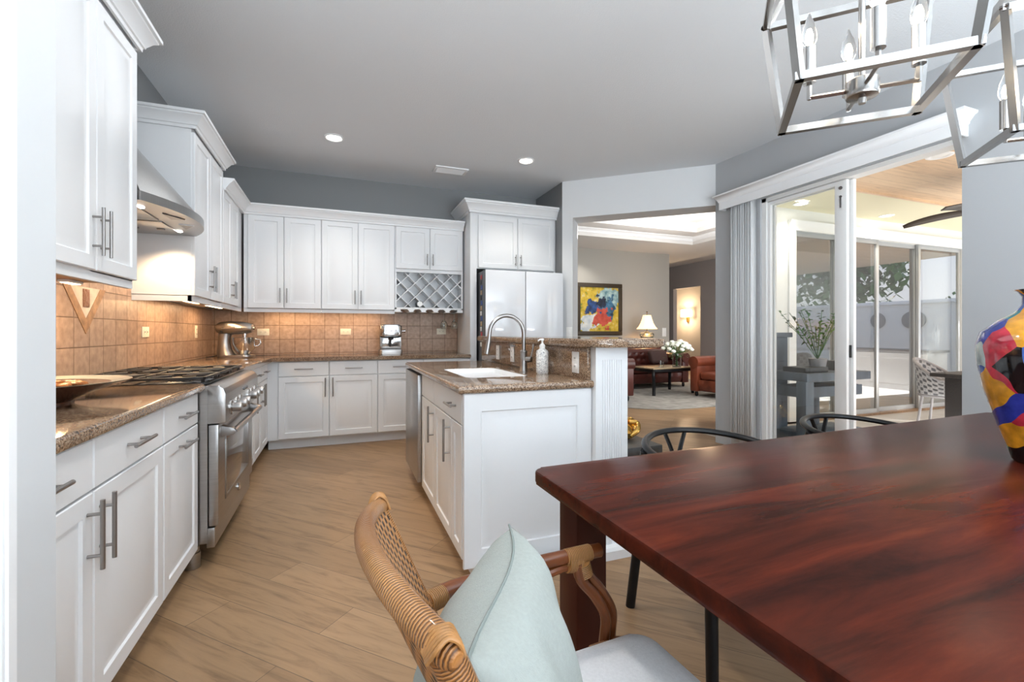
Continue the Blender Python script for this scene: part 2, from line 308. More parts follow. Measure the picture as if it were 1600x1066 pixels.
def painting_material(w, h):
    # abstract canvas: yellow field, dark blue masses above, one red mass, pale corner
    m = mat('canvas_paint', (0.5, 0.4, 0.1), 0.6); ns, ls, b = nodes_of(m)
    tc = ns.new('ShaderNodeTexCoord'); n = ns.new('ShaderNodeTexNoise'); n.inputs['Scale'].default_value = 5; n.inputs['Detail'].default_value = 5; ls.new(tc.outputs['Object'], n.inputs['Vector'])
    dis = ns.new('ShaderNodeMix'); dis.data_type = 'RGBA'; dis.blend_type = 'LINEAR_LIGHT'; dis.inputs['Factor'].default_value = 0.42; ls.new(tc.outputs['Object'], dis.inputs['A']); ls.new(n.outputs['Color'], dis.inputs['B'])
    n2 = ns.new('ShaderNodeTexNoise'); n2.inputs['Scale'].default_value = 9; n2.inputs['Detail'].default_value = 6; ls.new(tc.outputs['Object'], n2.inputs['Vector'])
    base = ramp(ns, [(0.3, (0.12, 0.20, 0.03)), (0.45, (0.55, 0.36, 0.02)), (0.6, (0.62, 0.45, 0.06)), (0.8, (0.75, 0.72, 0.55))]); ls.new(n2.outputs['Fac'], base.inputs[0])
    cur = base.outputs[0]
    def blob(cur, cx, cz, rx, rz, ca, cb):
        mp = ns.new('ShaderNodeMapping'); mp.inputs['Location'].default_value = (-cx/rx, 0, -cz/rz); mp.inputs['Scale'].default_value = (1/rx, 0.0, 1/rz); ls.new(dis.outputs['Result'], mp.inputs[0])
        ln = ns.new('ShaderNodeVectorMath'); ln.operation = 'LENGTH'; ls.new(mp.outputs[0], ln.inputs[0])
        mr = ns.new('ShaderNodeMapRange'); mr.inputs['From Min'].default_value = 1.05; mr.inputs['From Max'].default_value = 0.92; ls.new(ln.outputs['Value'], mr.inputs['Value'])
        rr = ramp(ns, [(0.35, ca), (0.65, cb)]); ls.new(n2.outputs['Fac'], rr.inputs[0])
        mx = ns.new('ShaderNodeMix'); mx.data_type = 'RGBA'; ls.new(mr.outputs[0], mx.inputs['Factor']); ls.new(cur, mx.inputs['A']); ls.new(rr.outputs[0], mx.inputs['B'])
        return mx.outputs['Result']
    cur = blob(cur, 0.32, 0.92, 0.34, 0.24, (0.10, 0.22, 0.26), (0.45, 0.60, 0.58))
    cur = blob(cur, -0.32, 0.28, 0.22, 0.20, (0.45, 0.52, 0.58), (0.75, 0.75, 0.70))
    cur = blob(cur, -0.08, 0.66, 0.28, 0.17, (0.01, 0.015, 0.05), (0.03, 0.09, 0.28))
    cur = blob(cur, 0.24, 0.62, 0.20, 0.30, (0.01, 0.03, 0.06), (0.06, 0.20, 0.34))
    cur = blob(cur, 0.06, 0.80, 0.10, 0.12, (0.008, 0.01, 0.02), (0.02, 0.04, 0.10))
    cur = blob(cur, 0.08, 0.42, 0.22, 0.22, (0.42, 0.04, 0.02), (0.62, 0.10, 0.06))
    ls.new(cur, b.inputs['Base Color'])

# ---------------------------------------------------------------- mesh builder
class MB:
    def __init__(self):
        self.bm = bmesh.new(); self.uv = self.bm.loops.layers.uv.new('UVMap')
    def box(self, x0, x1, y0, y1, z0, z1, bev=0.0, seg=2):
        r = bmesh.ops.create_cube(self.bm, size=1.0, matrix=Matrix.Translation(((x0+x1)/2, (y0+y1)/2, (z0+z1)/2)) @ Matrix.Diagonal((abs(x1-x0), abs(y1-y0), abs(z1-z0), 1)))
        if bev > 0:
            vs = r['verts']; es = list({e for v in vs for e in v.link_edges})
            bmesh.ops.bevel(self.bm, geom=es, offset=bev, segments=seg, affect='EDGES', profile=0.5)
        return self
    def prism(self, poly, z0, z1, bev=0.0, seg=2, bev_bottom=True):
        bm = self.bm
        a = [bm.verts.new((x, y, z0)) for x, y in poly]; b = [bm.verts.new((x, y, z1)) for x, y in poly]
        n = len(poly); fs = [bm.faces.new(list(reversed(a))), bm.faces.new(b)]
        for i in range(n): fs.append(bm.faces.new((a[i], a[(i+1) % n], b[(i+1) % n], b[i])))
        if bev > 0:
            es = list(fs[1].edges) + (list(fs[0].edges) if bev_bottom else [])
            bmesh.ops.bevel(bm, geom=es, offset=bev, segments=seg, affect='EDGES', profile=0.5)
        return self
    def prism_axis(self, poly, a0, a1, axis='x', bev=0.0, seg=2):
        # poly in the two other axes (x: (y,z), y: (x,z)), extruded a0..a1
        bm = self.bm
        f = (lambda p, t: (t, p[0], p[1])) if axis == 'x' else (lambda p, t: (p[0], t, p[1]))
        a = [bm.verts.new(f(p, a0)) for p in poly]; b = [bm.verts.new(f(p, a1)) for p in poly]
        n = len(poly); fs = [bm.faces.new(list(reversed(a))), bm.faces.new(b)]
        for i in range(n): fs.append(bm.faces.new((a[i], a[(i+1) % n], b[(i+1) % n], b[i])))
        if bev > 0: bmesh.ops.bevel(bm, geom=list({e for q in fs for e in q.edges}), offset=bev, segments=seg, affect='EDGES', profile=0.5)
        return self
    def face(self, pts):
        self.bm.faces.new([self.bm.verts.new(p) for p in pts]); return self
    def loft(self, rings, cap0=True, cap1=True, closed=True):
        bm = self.bm; R = [[bm.verts.new(p) for p in r] for r in rings]; n = len(R[0])
        for a, b in zip(R, R[1:]):
            for i in range(n if closed else n-1):
                j = (i+1) % n; bm.faces.new((a[i], a[j], b[j], b[i]))
        if cap0 and closed: bm.faces.new(list(reversed(R[0])))
        if cap1 and closed: bm.faces.new(R[-1])
        return self
    def tube(self, pts, r, n=10, closed=False, caps=True, sy=1.0, up=None):
        bm = self.bm; P = [Vector(p) for p in pts]; N = len(P)
        rr = r if isinstance(r, (list, tuple)) else [r]*N
        T = []
        for i in range(N):
            if closed: t = P[(i+1) % N]-P[i-1]
            elif i == 0: t = P[1]-P[0]
            elif i == N-1: t = P[-1]-P[-2]
            else: t = (P[i+1]-P[i]).normalized()+(P[i]-P[i-1]).normalized()
            T.append(t.normalized())
        ref = Vector(up) if up else (Vector((0, 0, 1)) if abs(T[0].z) < 0.9 else Vector((1, 0, 0)))
        nrm = (ref - T[0]*ref.dot(T[0])).normalized(); rings = []; L = [0.0]
        for i in range(1, N): L.append(L[-1]+(P[i]-P[i-1]).length)
        for i in range(N):
            if i > 0:
                if up: ref = Vector(up); nrm = (ref - T[i]*ref.dot(T[i])).normalized()
                else:
                    nrm = (nrm - T[i]*nrm.dot(T[i])).normalized()
            bn = T[i].cross(nrm)
            rings.append([bm.verts.new(P[i]+nrm*(math.cos(2*PI*k/n)*rr[i]*sy)+bn*(math.sin(2*PI*k/n)*rr[i])) for k in range(n)])
        M_ = N if closed else N-1
        for i in range(M_):
            a, b = rings[i], rings[(i+1) % N]
            l0 = L[i]; l1 = L[i+1] if i+1 < N else L[i]+(P[0]-P[i]).length
            for k in range(n):
                j = (k+1) % n
                f = bm.faces.new((a[k], a[j], b[j], b[k]))
                for lp, (uu, vv) in zip(f.loops, ((l0, k/n), (l0, (k+1)/n), (l1, (k+1)/n), (l1, k/n))): lp[self.uv].uv = (uu, vv)
        if caps and not closed:
            bm.faces.new(list(reversed(rings[0]))); bm.faces.new(rings[-1])
        return self
    def cyl(self, p0, p1, r0, r1=None, n=16):
        return self.tube([p0, p1], [r0, r0 if r1 is None else r1], n)
    def lathe(self, prof, c=(0, 0, 0), n=24, axis='z', cap=True):
        bm = self.bm; rings = []
        for r, z in prof:
            ring = []
            for k in range(n):
                a = 2*PI*k/n; x, y = max(r, 1e-4)*math.cos(a), max(r, 1e-4)*math.sin(a)
                p = (x, y, z) if axis == 'z' else ((z, x, y) if axis == 'x' else (y, z, x))
                ring.append(bm.verts.new((p[0]+c[0], p[1]+c[1], p[2]+c[2])))
            rings.append(ring)
        for a, b in zip(rings, rings[1:]):
            for k in range(n):
                j = (k+1) % n; bm.faces.new((a[k], a[j], b[j], b[k]))
        if cap: bm.faces.new(list(reversed(rings[0]))); bm.faces.new(rings[-1])
        return self
    def ball(self, c, r, s=(1, 1, 1), n=16, m=10, rot=None):
        mt = Matrix.Translation(c) @ (rot.to_4x4() if rot else Matrix()) @ Matrix.Diagonal((r*s[0], r*s[1], r*s[2], 1))
        bmesh.ops.create_uvsphere(self.bm, u_segments=n, v_segments=m, radius=1.0, matrix=mt); return self
    def sweep(self, path, prof, z=0.0, side=1, closed=False):
        # sweep a profile (out, height) along a 2-D path with mitred corners; 'side' picks the outward side
        P = [Vector((p[0], p[1])) for p in path]; N = len(P); rings = []
        for i in range(N):
            ds = []
            if i > 0 or closed: ds.append((P[i]-P[i-1]).normalized())
            if i < N-1 or closed: ds.append((P[(i+1) % N]-P[i]).normalized())
            ns_ = [Vector((d.y, -d.x))*side for d in ds]
            m = sum(ns_, Vector((0, 0))).normalized(); k = 1/max(0.2, m.dot(ns_[0]))
            rings.append([(P[i].x+m.x*o*k, P[i].y+m.y*o*k, z+h) for o, h in prof])
        if closed: rings.append(rings[0])
        return self.loft(rings, cap0=not closed, cap1=not closed)
    def door(self, x0, x1, z0, z1, y=0.0, t=0.02, fw=0.055, flat=False):
        bm = self.bm; f = y-t
        lv = [(0, y), (0, f+0.003), (0.003, f)]
        if not flat: lv += [(fw, f), (fw+0.005, f+0.007), (fw+0.012, f+0.008), (fw+0.040, f+0.001)]
        rings = [[bm.verts.new(p) for p in ((x0+i, yy, z0+i), (x1-i, yy, z0+i), (x1-i, yy, z1-i), (x0+i, yy, z1-i))] for i, yy in lv]
        for a, b in zip(rings, rings[1:]):
            for k in range(4): bm.faces.new((a[k], a[(k+1) % 4], b[(k+1) % 4], b[k]))
        bm.faces.new(rings[-1]); bm.faces.new(list(reversed(rings[0])))
        return self
    def handle(self, cx, cz, L, vertical=True, y=0.0, r=0.006):
        d = L/2; off = 0.034; q = L*0.30
        if vertical:
            self.cyl((cx, y-off, cz-d), (cx, y-off, cz+d), r, n=12)
            for s in (-q, q): self.cyl((cx, y, cz+s), (cx, y-off, cz+s), r*0.8, n=8)
        else:
            self.cyl((cx-d, y-off, cz), (cx+d, y-off, cz), r, n=12)
            for s in (-q, q): self.cyl((cx+s, y, cz), (cx+s, y-off, cz), r*0.8, n=8)
        return self
    def build(self, name, m, parent=None, smooth=35, loc=None):
        bmesh.ops.recalc_face_normals(self.bm, faces=self.bm.faces)
        me = bpy.data.meshes.new(name); self.bm.to_mesh(me); self.bm.free()
        me.materials.append(M[m] if isinstance(m, str) else m)
        if smooth:
            me.shade_smooth()
            try: me.set_sharp_from_angle(angle=math.radians(smooth))
            except Exception: pass
        o = bpy.data.objects.new(name, me); COL.objects.link(o)
        if parent is not None: o.parent = parent
        if loc: o.location = loc
        return o
def tag(o, label=None, cat=None, group=None, kind=None):
    if label: o['label'] = label
    if cat: o['category'] = cat
    if group: o['group'] = group
    if kind: o['kind'] = kind
    return o
def thing(name, label, cat, loc=(0, 0, 0), rz=0.0, group=None):
    o = bpy.data.objects.new(name, None); COL.objects.link(o); o.empty_display_size = 0.05
    o.location = loc; o.rotation_euler = (0, 0, rz)
    return tag(o, label, cat, group)
def struct(name, mb, m, parent=None, smooth=35):
    o = mb.build(name, m, parent, smooth)
    if parent is None: o['kind'] = 'structure'
    return o
def copy_tree(o, parent=None):
    c = o.copy(); COL.objects.link(c)
    if parent is not None: c.parent = parent
    for ch in list(o.children): copy_tree(ch, c)
    return c
def arc(cx, cy, r, a0, a1, n, z=None, ry=None):
    out = []
    for i in range(n+1):
        a = a0+(a1-a0)*i/n; p = (cx+r*math.cos(a), cy+(ry or r)*math.sin(a)); out.append(p if z is None else (p[0], p[1], z))
    return out
def bez(pts, n=10):
    # Catmull-Rom through pts
    P = [Vector(p) for p in pts]; P = [2*P[0]-P[1]]+P+[2*P[-1]-P[-2]]; out = []
    for i in range(1, len(P)-2):
        a, b, c, d = P[i-1:i+3]
        for k in range(n):
            t = k/n; out.append(0.5*((2*b)+(c-a)*t+(2*a-5*b+4*c-d)*t*t+(3*b-a-3*c+d)*t**3))
    out.append(P[-2]); return out
def boolean_cut(o, cutter_mb):
    c = cutter_mb.build('cutter', 'white_trim', smooth=0)
    md = o.modifiers.new('cut', 'BOOLEAN'); md.object = c; md.operation = 'DIFFERENCE'; md.solver = 'EXACT'
    dg = bpy.context.evaluated_depsgraph_get(); me = bpy.data.meshes.new_from_object(o.evaluated_get(dg))
    o.modifiers.clear(); old = o.data; o.data = me; me.name = o.name
    cm = c.data; bpy.data.objects.remove(c); bpy.data.meshes.remove(cm); bpy.data.meshes.remove(old)

# ---------------------------------------------------------------- room shell
CEIL = 2.94; LW = -1.25; BW = 5.58; RW = 3.75
# one floor: kitchen, dining and living room
struct('floor', MB().prism([(-2.6, -2.6), (3.9, -2.6), (3.9, 4.25), (11.5, 4.25), (11.5, 12.5), (-1.4, 12.5), (-1.4, 5.7), (-2.6, 5.7)], -0.1, 0.0), 'oak_floor')
struct('ceiling', MB().prism([(-2.6, -2.6), (3.9, -2.6), (3.9, 3.80), (2.52, 5.0), (2.52, 5.7), (-2.6, 5.7)], CEIL, CEIL+0.1), 'ceiling_paint')
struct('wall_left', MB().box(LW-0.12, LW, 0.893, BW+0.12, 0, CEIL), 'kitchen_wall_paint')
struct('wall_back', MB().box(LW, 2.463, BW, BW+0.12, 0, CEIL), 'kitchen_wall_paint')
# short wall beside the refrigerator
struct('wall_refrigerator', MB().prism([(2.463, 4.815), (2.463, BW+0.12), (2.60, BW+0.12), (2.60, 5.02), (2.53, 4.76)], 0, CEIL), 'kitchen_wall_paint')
# angled wall with the wide opening to the living room
A = Vector((2.463, 4.815)); Bk = Vector((3.72, 3.735)); ed = (Bk-A).normalized(); nn = Vector((-ed.y, ed.x)); TH = 0.29
def aw(s, d): q = A+ed*s+nn*d; return (q.x, q.y)
LEN = (Bk-A).length; HD = 2.505
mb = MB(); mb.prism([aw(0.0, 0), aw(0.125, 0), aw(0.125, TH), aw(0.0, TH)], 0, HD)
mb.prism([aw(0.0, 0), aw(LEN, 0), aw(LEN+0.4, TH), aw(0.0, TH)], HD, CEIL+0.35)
struct('wall_angled', mb, 'lit_wall_paint')
# right wall with the sliding-door opening
DV0, DV1, DTOP = 1.711, 3.215, 2.43
mb = MB(); mb.box(RW, RW+0.15, -2.6, DV0, 0, CEIL); mb.prism([(RW, DV1), (RW+0.15, DV1), (RW+0.15, 3.60), (4.64, 4.25), (4.64, 4.40), (4.42, 4.40), (RW-0.028, 3.737)], 0, CEIL); mb.box(RW, RW+0.15, DV0, DV1, DTOP, CEIL)
struct('wall_right', mb, 'wall_paint', None, 0)
# rear wall behind the viewpoint, with a window opening added for light
mb = MB(); mb.box(-2.6, 3.9, -2.72, -2.6, 0, 1.0); mb.box(-2.6, 3.9, -2.72, -2.6, 2.2, CEIL); mb.box(-2.6, 0.5, -2.72, -2.6, 1.0, 2.2); mb.box(2.3, 3.9, -2.72, -2.6, 1.0, 2.2)
struct('wall_rear', mb, 'wall_paint')
struct('wall_side', MB().box(-2.72, -2.6, -2.72, 0.893, 0, CEIL), 'wall_paint')
# wall end at the left edge of the view, with white casing on its near side
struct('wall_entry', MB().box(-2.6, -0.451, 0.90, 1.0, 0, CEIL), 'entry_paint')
mb = MB(); mb.prism_axis([(-0.56, 0), (-0.451, 0), (-0.451, CEIL), (-0.56, CEIL)], 0.882, 0.90, axis='y')
mb.box(-0.556, -0.535, 0.874, 0.884, 0, CEIL); mb.box(-0.474, -0.455, 0.876, 0.884, 0, CEIL, 0.003)
struct('trim_entry', mb, 'white_trim')
# baseboards by the opening and the sliding door
bbp = [(0, 0), (0.015, 0), (0.015, 0.10), (0.008, 0.12), (0, 0.12)]
struct('baseboard_angled', MB().sweep([aw(0.0, 0), aw(0.125, 0), aw(0.125, TH)], bbp), 'white_trim')
struct('baseboard_right', MB().sweep([(RW-0.001, 3.72), (RW-0.001, DV1)], bbp), 'white_trim')

# ---- living room shell
LC = 3.16
struct('wall_living_back', MB().box(2.6, 7.93, 9.5, 9.65, 0, LC+0.4), 'living_wall_paint')
struct('wall_living_return', MB().box(7.80, 7.93, 9.65, 12.4, 0, LC), 'living_wall_paint')
struct('wall_living_left', MB().box(2.60, 2.70, 5.02, 9.65, 0, LC+0.4), 'living_wall_paint')
mb = MB(); X0 = 9.55
mb.box(X0, X0+0.14, 4.25, 10.14, 0, LC); mb.box(X0, X0+0.14, 11.26, 12.4, 0, LC); mb.box(X0, X0+0.14, 10.14, 11.26, 2.47, LC)
struct('wall_hall', mb, 'hall_wall_paint')
struct('wall_hall_end', MB().box(7.8, 11.5, 12.4, 12.5, 0, LC), 'hall_wall_paint')
struct('wall_niche', MB().box(10.35, 10.45, 9.4, 12.4, 0, LC), 'living_wall_paint')
mb = MB()
mb.box(2.6, 4.1, 3.9, 9.6, LC, LC+0.05); mb.box(7.6, 11.5, 4.25, 12.5, LC, LC+0.05); mb.box(4.1, 7.6, 8.3, 9.6, LC, LC+0.05); mb.box(4.1, 7.6, 4.25, 5.4, LC, LC+0.05)
mb.box(4.1, 4.14, 5.4, 8.3, LC, LC+0.16); mb.box(7.56, 7.6, 5.4, 8.3, LC, LC+0.16); mb.box(4.1, 7.6, 8.26, 8.3, LC, LC+0.16)
mb.box(4.1, 4.5, 5.4, 7.8, LC+0.16, LC+0.2); mb.box(7.25, 7.6, 5.4, 7.8, LC+0.16, LC+0.2); mb.box(4.1, 7.6, 7.8, 8.3, LC+0.16, LC+0.2)
mb.box(4.5, 4.52, 5.4, 7.8, LC+0.16, LC+0.34); mb.box(7.23, 7.25, 5.4, 7.8, LC+0.16, LC+0.34); mb.box(4.5, 7.25, 7.78, 7.8, LC+0.16, LC+0.34)
mb.box(4.1, 7.6, 5.3, 8.3, LC+0.34, LC+0.4)
struct('ceiling_living', mb, 'living_ceiling_paint')
cp = [(0, 0), (0.03, 0), (0.035, 0.02), (0.075, 0.07), (0.09, 0.075), (0.09, 0.09), (0, 0.09)]
mb = MB(); mb.sweep([(4.14, 5.4), (4.14, 8.26), (7.56, 8.26), (7.56, 5.4)], cp, LC+0.07, side=1)
mb.sweep([(4.52, 5.4), (4.52, 7.78), (7.23, 7.78), (7.23, 5.4)], cp, LC+0.25, side=1)
struct('trim_tray', mb, 'white_trim')
struct('baseboard_living', MB().sweep([(2.7, 9.499), (7.931, 9.499), (7.931, 12.3)], bbp), 'white_trim')
# ---- lanai shell
struct('floor_lanai', MB().prism([(3.9, -6), (16, -6), (16, 4.25), (3.9, 4.25)], -0.14, -0.03), 'tan_floor')
LV = 4.25
mb = MB(); ZT = 2.50
mb.box(4.64, 5.52, LV, LV+0.15, -0.1, LC+0.05); mb.box(5.52, 9.35, LV, LV+0.15, ZT, LC+0.05); mb.box(9.35, 16, LV, LV+0.15, -0.1, LC+0.05); mb.box(5.52, 5.60, LV, LV+0.15, -0.1, ZT)
mb.box(6.44, 6.52, LV, LV+0.15, -0.1, ZT)
struct('wall_lanai', mb, 'lanai_wall_paint')
mb = MB(); mb.sweep([(5.44, LV-0.001), (9.42, LV-0.001)], [(0, 0), (0.03, 0), (0.03, 0.07), (0.05, 0.10), (0.055, 0.13), (0, 0.13)], ZT-0.01)
mb.box(5.44, 5.56, LV-0.025, LV, 0, ZT); 
struct('trim_lanai', mb, 'white_trim')
SO = 2.77
struct('soffit_lanai', MB().box(3.9, 12.2, 3.45, LV, SO, SO+0.06), 'soffit_paint')
struct('ceiling_lanai', MB().box(3.9, 12.2, -2.4, 3.45, SO+0.015, SO+0.09), 'lanai_wood_ceiling')
mb = MB(); mb.box(3.9, 12.2, 3.42, 3.45, SO-0.012, SO+0.02)
struct('trim_soffit', mb, 'lanai_wood_ceiling')
# garden beyond the lanai, seen in the reflections
struct('wall_garden', MB().box(15.0, 15.2, -12, 4.2, -0.14, 1.95), 'garden_wall')
struct('trim_garden', MB().box(14.95, 15.25, -12, 4.2, 1.95, 2.05, 0.01), 'white_trim')
struct('ground', MB().box(16, 60, -40, 30, -0.2, -0.14), 'grass_green')
# ---------------------------------------------------------------- sliding door on the right wall
d1 = thing('door_1', 'white framed sliding glass door from the dining area to the lanai', 'door', (RW, 3.40, 0)); d1['kind'] = 'structure'
def at_(mb): return mb
mb = MB(); mb.box(0.02, 0.13, -0.232, -0.185, 0, DTOP); mb.box(0.02, 0.13, -1.689, -0.0, DTOP-0.035, DTOP); mb.box(0.02, 0.14, -1.689, 0, -0.02, 0.02); mb.box(0.10, 0.14, -1.689, -1.665, 0, DTOP)
mb.build('door_frame', 'door_frame_white', d1)
mb = MB(); x0, x1 = 0.04, 0.075   # fixed panel
mb.box(x0, x1, -0.95, -0.855, 0.02, DTOP-0.04, 0.004); mb.box(x0, x1, -0.262, -0.231, 0.02, DTOP-0.04, 0.004); mb.box(x0+0.001, x1-0.001, -0.86, -0.26, 0.02, 0.12); mb.box(x0+0.001, x1-0.001, -0.86, -0.26, DTOP-0.07, DTOP-0.04)
fp = mb.build('fixed_panel', 'door_frame_white', d1)
MB().box(0.055, 0.06, -0.86, -0.26, 0.11, DTOP-0.065).build('glass', 'door_glass', fp)
mb = MB(); mb.box(0.085, 0.118, -0.975, -0.915, 0.02, DTOP-0.04, 0.004); mb.box(0.085, 0.118, -0.266, -0.234, 0.02, DTOP-0.04, 0.004); mb.box(0.086, 0.117, -0.92, -0.265, 0.02, 0.12); mb.box(0.086, 0.117, -0.92, -0.265, DTOP-0.07, DTOP-0.04)
sp = mb.build('sliding_panel', 'door_frame_white', d1)
MB().box(0.099, 0.104, -0.92, -0.265, 0.11, DTOP-0.065).build('glass', 'door_glass', sp)
MB().box(0.070, 0.086, -0.962, -0.945, 0.96, 1.06, 0.003).build('pull', 'black_plastic', d1)
mb = MB(); mb.cyl((0.036, -0.905, 2.33), (0.04, -0.905, 2.33), 0.014); mb.cyl((0.034, -0.905, 2.26), (0.04, -0.905, 2.26), 0.010)
mb.box(0.033, 0.039, -0.911, -0.899, 2.17, 2.27, 0.003); mb.build('latch', 'dark_steel', d1)
# gathered vertical blinds and their valance
vb = thing('vertical_blinds', 'gathered stack of pale vertical blinds at the end of the sliding door', 'blinds', (RW, 3.445, 0))
mb = MB()
for k in range(12):
    y = 0.035-k*0.021; a = 0.25*math.sin(k*1.7)
    mb.face([(-0.085, y-a*0.03, 0.03), (-0.012, y+a*0.03, 0.03), (-0.012, y+a*0.03, 2.45), (-0.085, y-a*0.03, 2.45)])
sl = mb.build('slats', 'vertical_blind', vb); sm = sl.modifiers.new('thick', 'SOLIDIFY'); sm.thickness = 0.002
MB().box(-0.065, -0.03, -1.72, 0.10, 2.448, 2.475).build('head_rail', 'white_trim', vb)
vp = [(0, 0), (0, -0.075), (0.012, -0.075), (0.012, 0.0), (0.018, 0.004), (0.020, 0.018), (0.045, 0.052), (0.058, 0.058), (0.060, 0.072), (0, 0.072)]
vl = MB().sweep([(RW-0.001, 3.60), (RW-0.095, 3.60), (RW-0.095, 1.69), (RW-0.001, 1.69)], vp, 2.487, side=1)
vo = vl.build('valance', 'white_trim'); tag(vo, 'white crown moulded valance above the sliding glass door', 'valance')

# lanai far window and sliding doors
def glass_panel(name, parent, x0, x1, m='tinted_glass', fw=0.055, y=0.0, fm='aluminium', z0=0.0, z1=ZT):
    mb = MB(); mb.box(x0, x0+fw, y, y+0.04, z0, z1, 0.003); mb.box(x1-fw, x1, y, y+0.04, z0, z1, 0.003); mb.box(x0+fw-0.001, x1-fw+0.001, y+0.001, y+0.039, z0, z0+0.08); mb.box(x0+fw-0.001, x1-fw+0.001, y+0.001, y+0.039, z1-0.06, z1)
    f = mb.build(name, fm, parent)
    MB().box(x0+fw-0.001, x1-fw+0.001, y+0.017, y+0.022, z0+0.079, z1-0.059).build('glass', m, f)
    return f
w1 = thing('window_1', 'fixed dark pane at the near end of the lanai wall', 'window', (0, LV, 0)); w1['kind'] = 'structure'
glass_panel('window_frame', w1, 5.60, 6.44, fw=0.035, y=0.05, z0=-0.02)
d2 = thing('door_2', 'three panel sliding glass door on the lanai wall', 'door', (0, LV, 0)); d2['kind'] = 'structure'
glass_panel('sliding_panel', d2, 6.52, 7.32, y=0.03, z0=-0.02); glass_panel('sliding_panel', d2, 7.27, 8.30, y=0.075, z0=-0.02); glass_panel('sliding_panel', d2, 8.25, 9.34, y=0.03, z0=-0.02)

# ---------------------------------------------------------------- cabinets
ROT_L = PI/2; ROT_I = -PI/2
def base_cabinet(label, loc, rz, w, doors=(), drawers=(), depth=0.60, toe=0.10, h=0.876, group=None, hh=None, name='base_cabinet', toe_in=0.07):
    t = thing(name, label, 'cabinet', loc, rz, group)
    mb = MB(); mb.box(0, w, 0, depth, toe, h); mb.box(0, w, toe_in, depth, 0, toe+0.01); mb.build('body', 'white_cabinet', t)
    for x0, x1 in drawers:
        d = MB().door(x0+0.003, x1-0.003, 0.727, h-0.008, flat=True).build('drawer', 'white_cabinet', t)
        MB().handle((x0+x1)/2, 0.80, min(0.17, (x1-x0)*0.4), False, -0.02).build('handle', 'nickel', d)
    for q in doors:
        x0, x1, hs = q
        d = MB().door(x0+0.003, x1-0.003, toe+0.012, 0.720 if drawers else h-0.008).build('door', 'white_cabinet', t)
        if hs == 'T': MB().handle((x0+x1)/2, 0.675, min(0.17, (x1-x0)*0.4), False, -0.02).build('handle', 'nickel', d)
        elif hs: MB().handle(x0+0.035 if hs == 'L' else x1-0.035, 0.61, 0.19, True, -0.02).build('handle', 'nickel', d)
    return t
FX = -0.66   # carcass front plane of the left run
base_cabinet('wide white base cabinet at the near end of the left counter with paired door handles', (FX, 1.01, 0), ROT_L, 1.13, doors=[(0.05, 0.59, 'R'), (0.59, 1.13, 'L')], drawers=[(0.05, 0.59), (0.59, 1.13)], depth=0.585)
base_cabinet('narrow white base cabinet directly left of the range with two stacked horizontal handles', (FX, 2.142, 0), ROT_L, 0.465, doors=[(0.003, 0.462, 'T')], drawers=[(0.003, 0.462)], depth=0.585)
base_cabinet('white base cabinet immediately beyond the range on the left run', (FX, 3.575, 0), ROT_L, 0.57, doors=[(0.0, 0.57, 'R')], drawers=[(0.0, 0.57)], depth=0.585)
base_cabinet('white base cabinet on the left run, one unit short of the corner', (FX, 4.147, 0), ROT_L, 0.37, doors=[(0.0, 0.37, 'R')], drawers=[(0.0, 0.37)], depth=0.585)
base_cabinet('white corner base cabinet where the left run meets the back run', (FX, 4.519, 0), ROT_L, 0.471, doors=[(0.0, 0.37, 'L')], drawers=[(0.0, 0.37)], depth=0.585)
FY = 4.99
base_cabinet('leftmost white base cabinet of the back run, handle on its right edge', (-0.655, FY, 0), 0, 0.56, doors=[(0.095, 0.56, 'R')], drawers=[(0.095, 0.56)], depth=0.585)
base_cabinet('second white base cabinet from the left of the back run, handle on its left edge', (-0.094, FY, 0), 0, 0.471, doors=[(0.0, 0.471, 'L')], drawers=[(0.0, 0.471)], depth=0.585)
base_cabinet('white base cabinet of the back run under the espresso machine', (0.378, FY, 0), 0, 0.478, doors=[(0.0, 0.478, 'R')], drawers=[(0.0, 0.478)], depth=0.585)
base_cabinet('rightmost white base cabinet of the back run beside the refrigerator panel', (0.857, FY, 0), 0, 0.528, doors=[(0.0, 0.528, 'L')], drawers=[(0.0, 0.528)], depth=0.585)

crown = [(0, 0), (0.012, 0), (0.014, 0.018), (0.022, 0.022), (0.024, 0.030), (0.046, 0.062), (0.062, 0.074), (0.064, 0.082), (0.076, 0.084), (0.076, 0.102), (0, 0.102)]
def upper_cabinet(label, loc, rz, w, doors, z0=1.41, z1=2.36, depth=0.325, rail=(1.37, 1.41), group=None, hl=0.15, crownpath=None, crownz=None, frieze=0.0, name='wall_cabinet', dz1=None):
    t = thing(name, label, 'cabinet', loc, rz, group)
    mb = MB(); mb.box(0, w, 0, depth, z0-0.004, z1+frieze)
    if rail: mb.box(0.0, w, 0.0, 0.02, rail[0], rail[1]); 
    mb.build('body', 'white_cabinet', t)
    for x0, x1, hs in doors:
        d = MB().door(x0+0.003, x1-0.003, z0, dz1 or z1-0.004).build('door', 'white_cabinet', t)
        if hs: MB().handle(x0+0.032 if hs == 'L' else x1-0.032, z0+0.035+hl/2+0.02, hl, True, -0.02).build('handle', 'nickel', d)
    if crownpath: MB().sweep(crownpath, crown, crownz, side=1).build('crown', 'white_cabinet', t)
    return t
UX = -0.92
un = upper_cabinet('tall white wall cabinet at the far left, nearest above the counter', (UX, 1.88, 0), ROT_L, 0.785, [(0.0, 0.395, 'R'), (0.395, 0.785, 'L')], z1=2.50, hl=0.19, crownpath=[(-0.01, -0.02), (0.795, -0.02), (0.795, 0.32)], crownz=2.515, frieze=0.10)
MB().box(0.02, 0.77, 0.02, 0.325, 1.392, 1.404).build('underside', 'cabinet_underside', un)
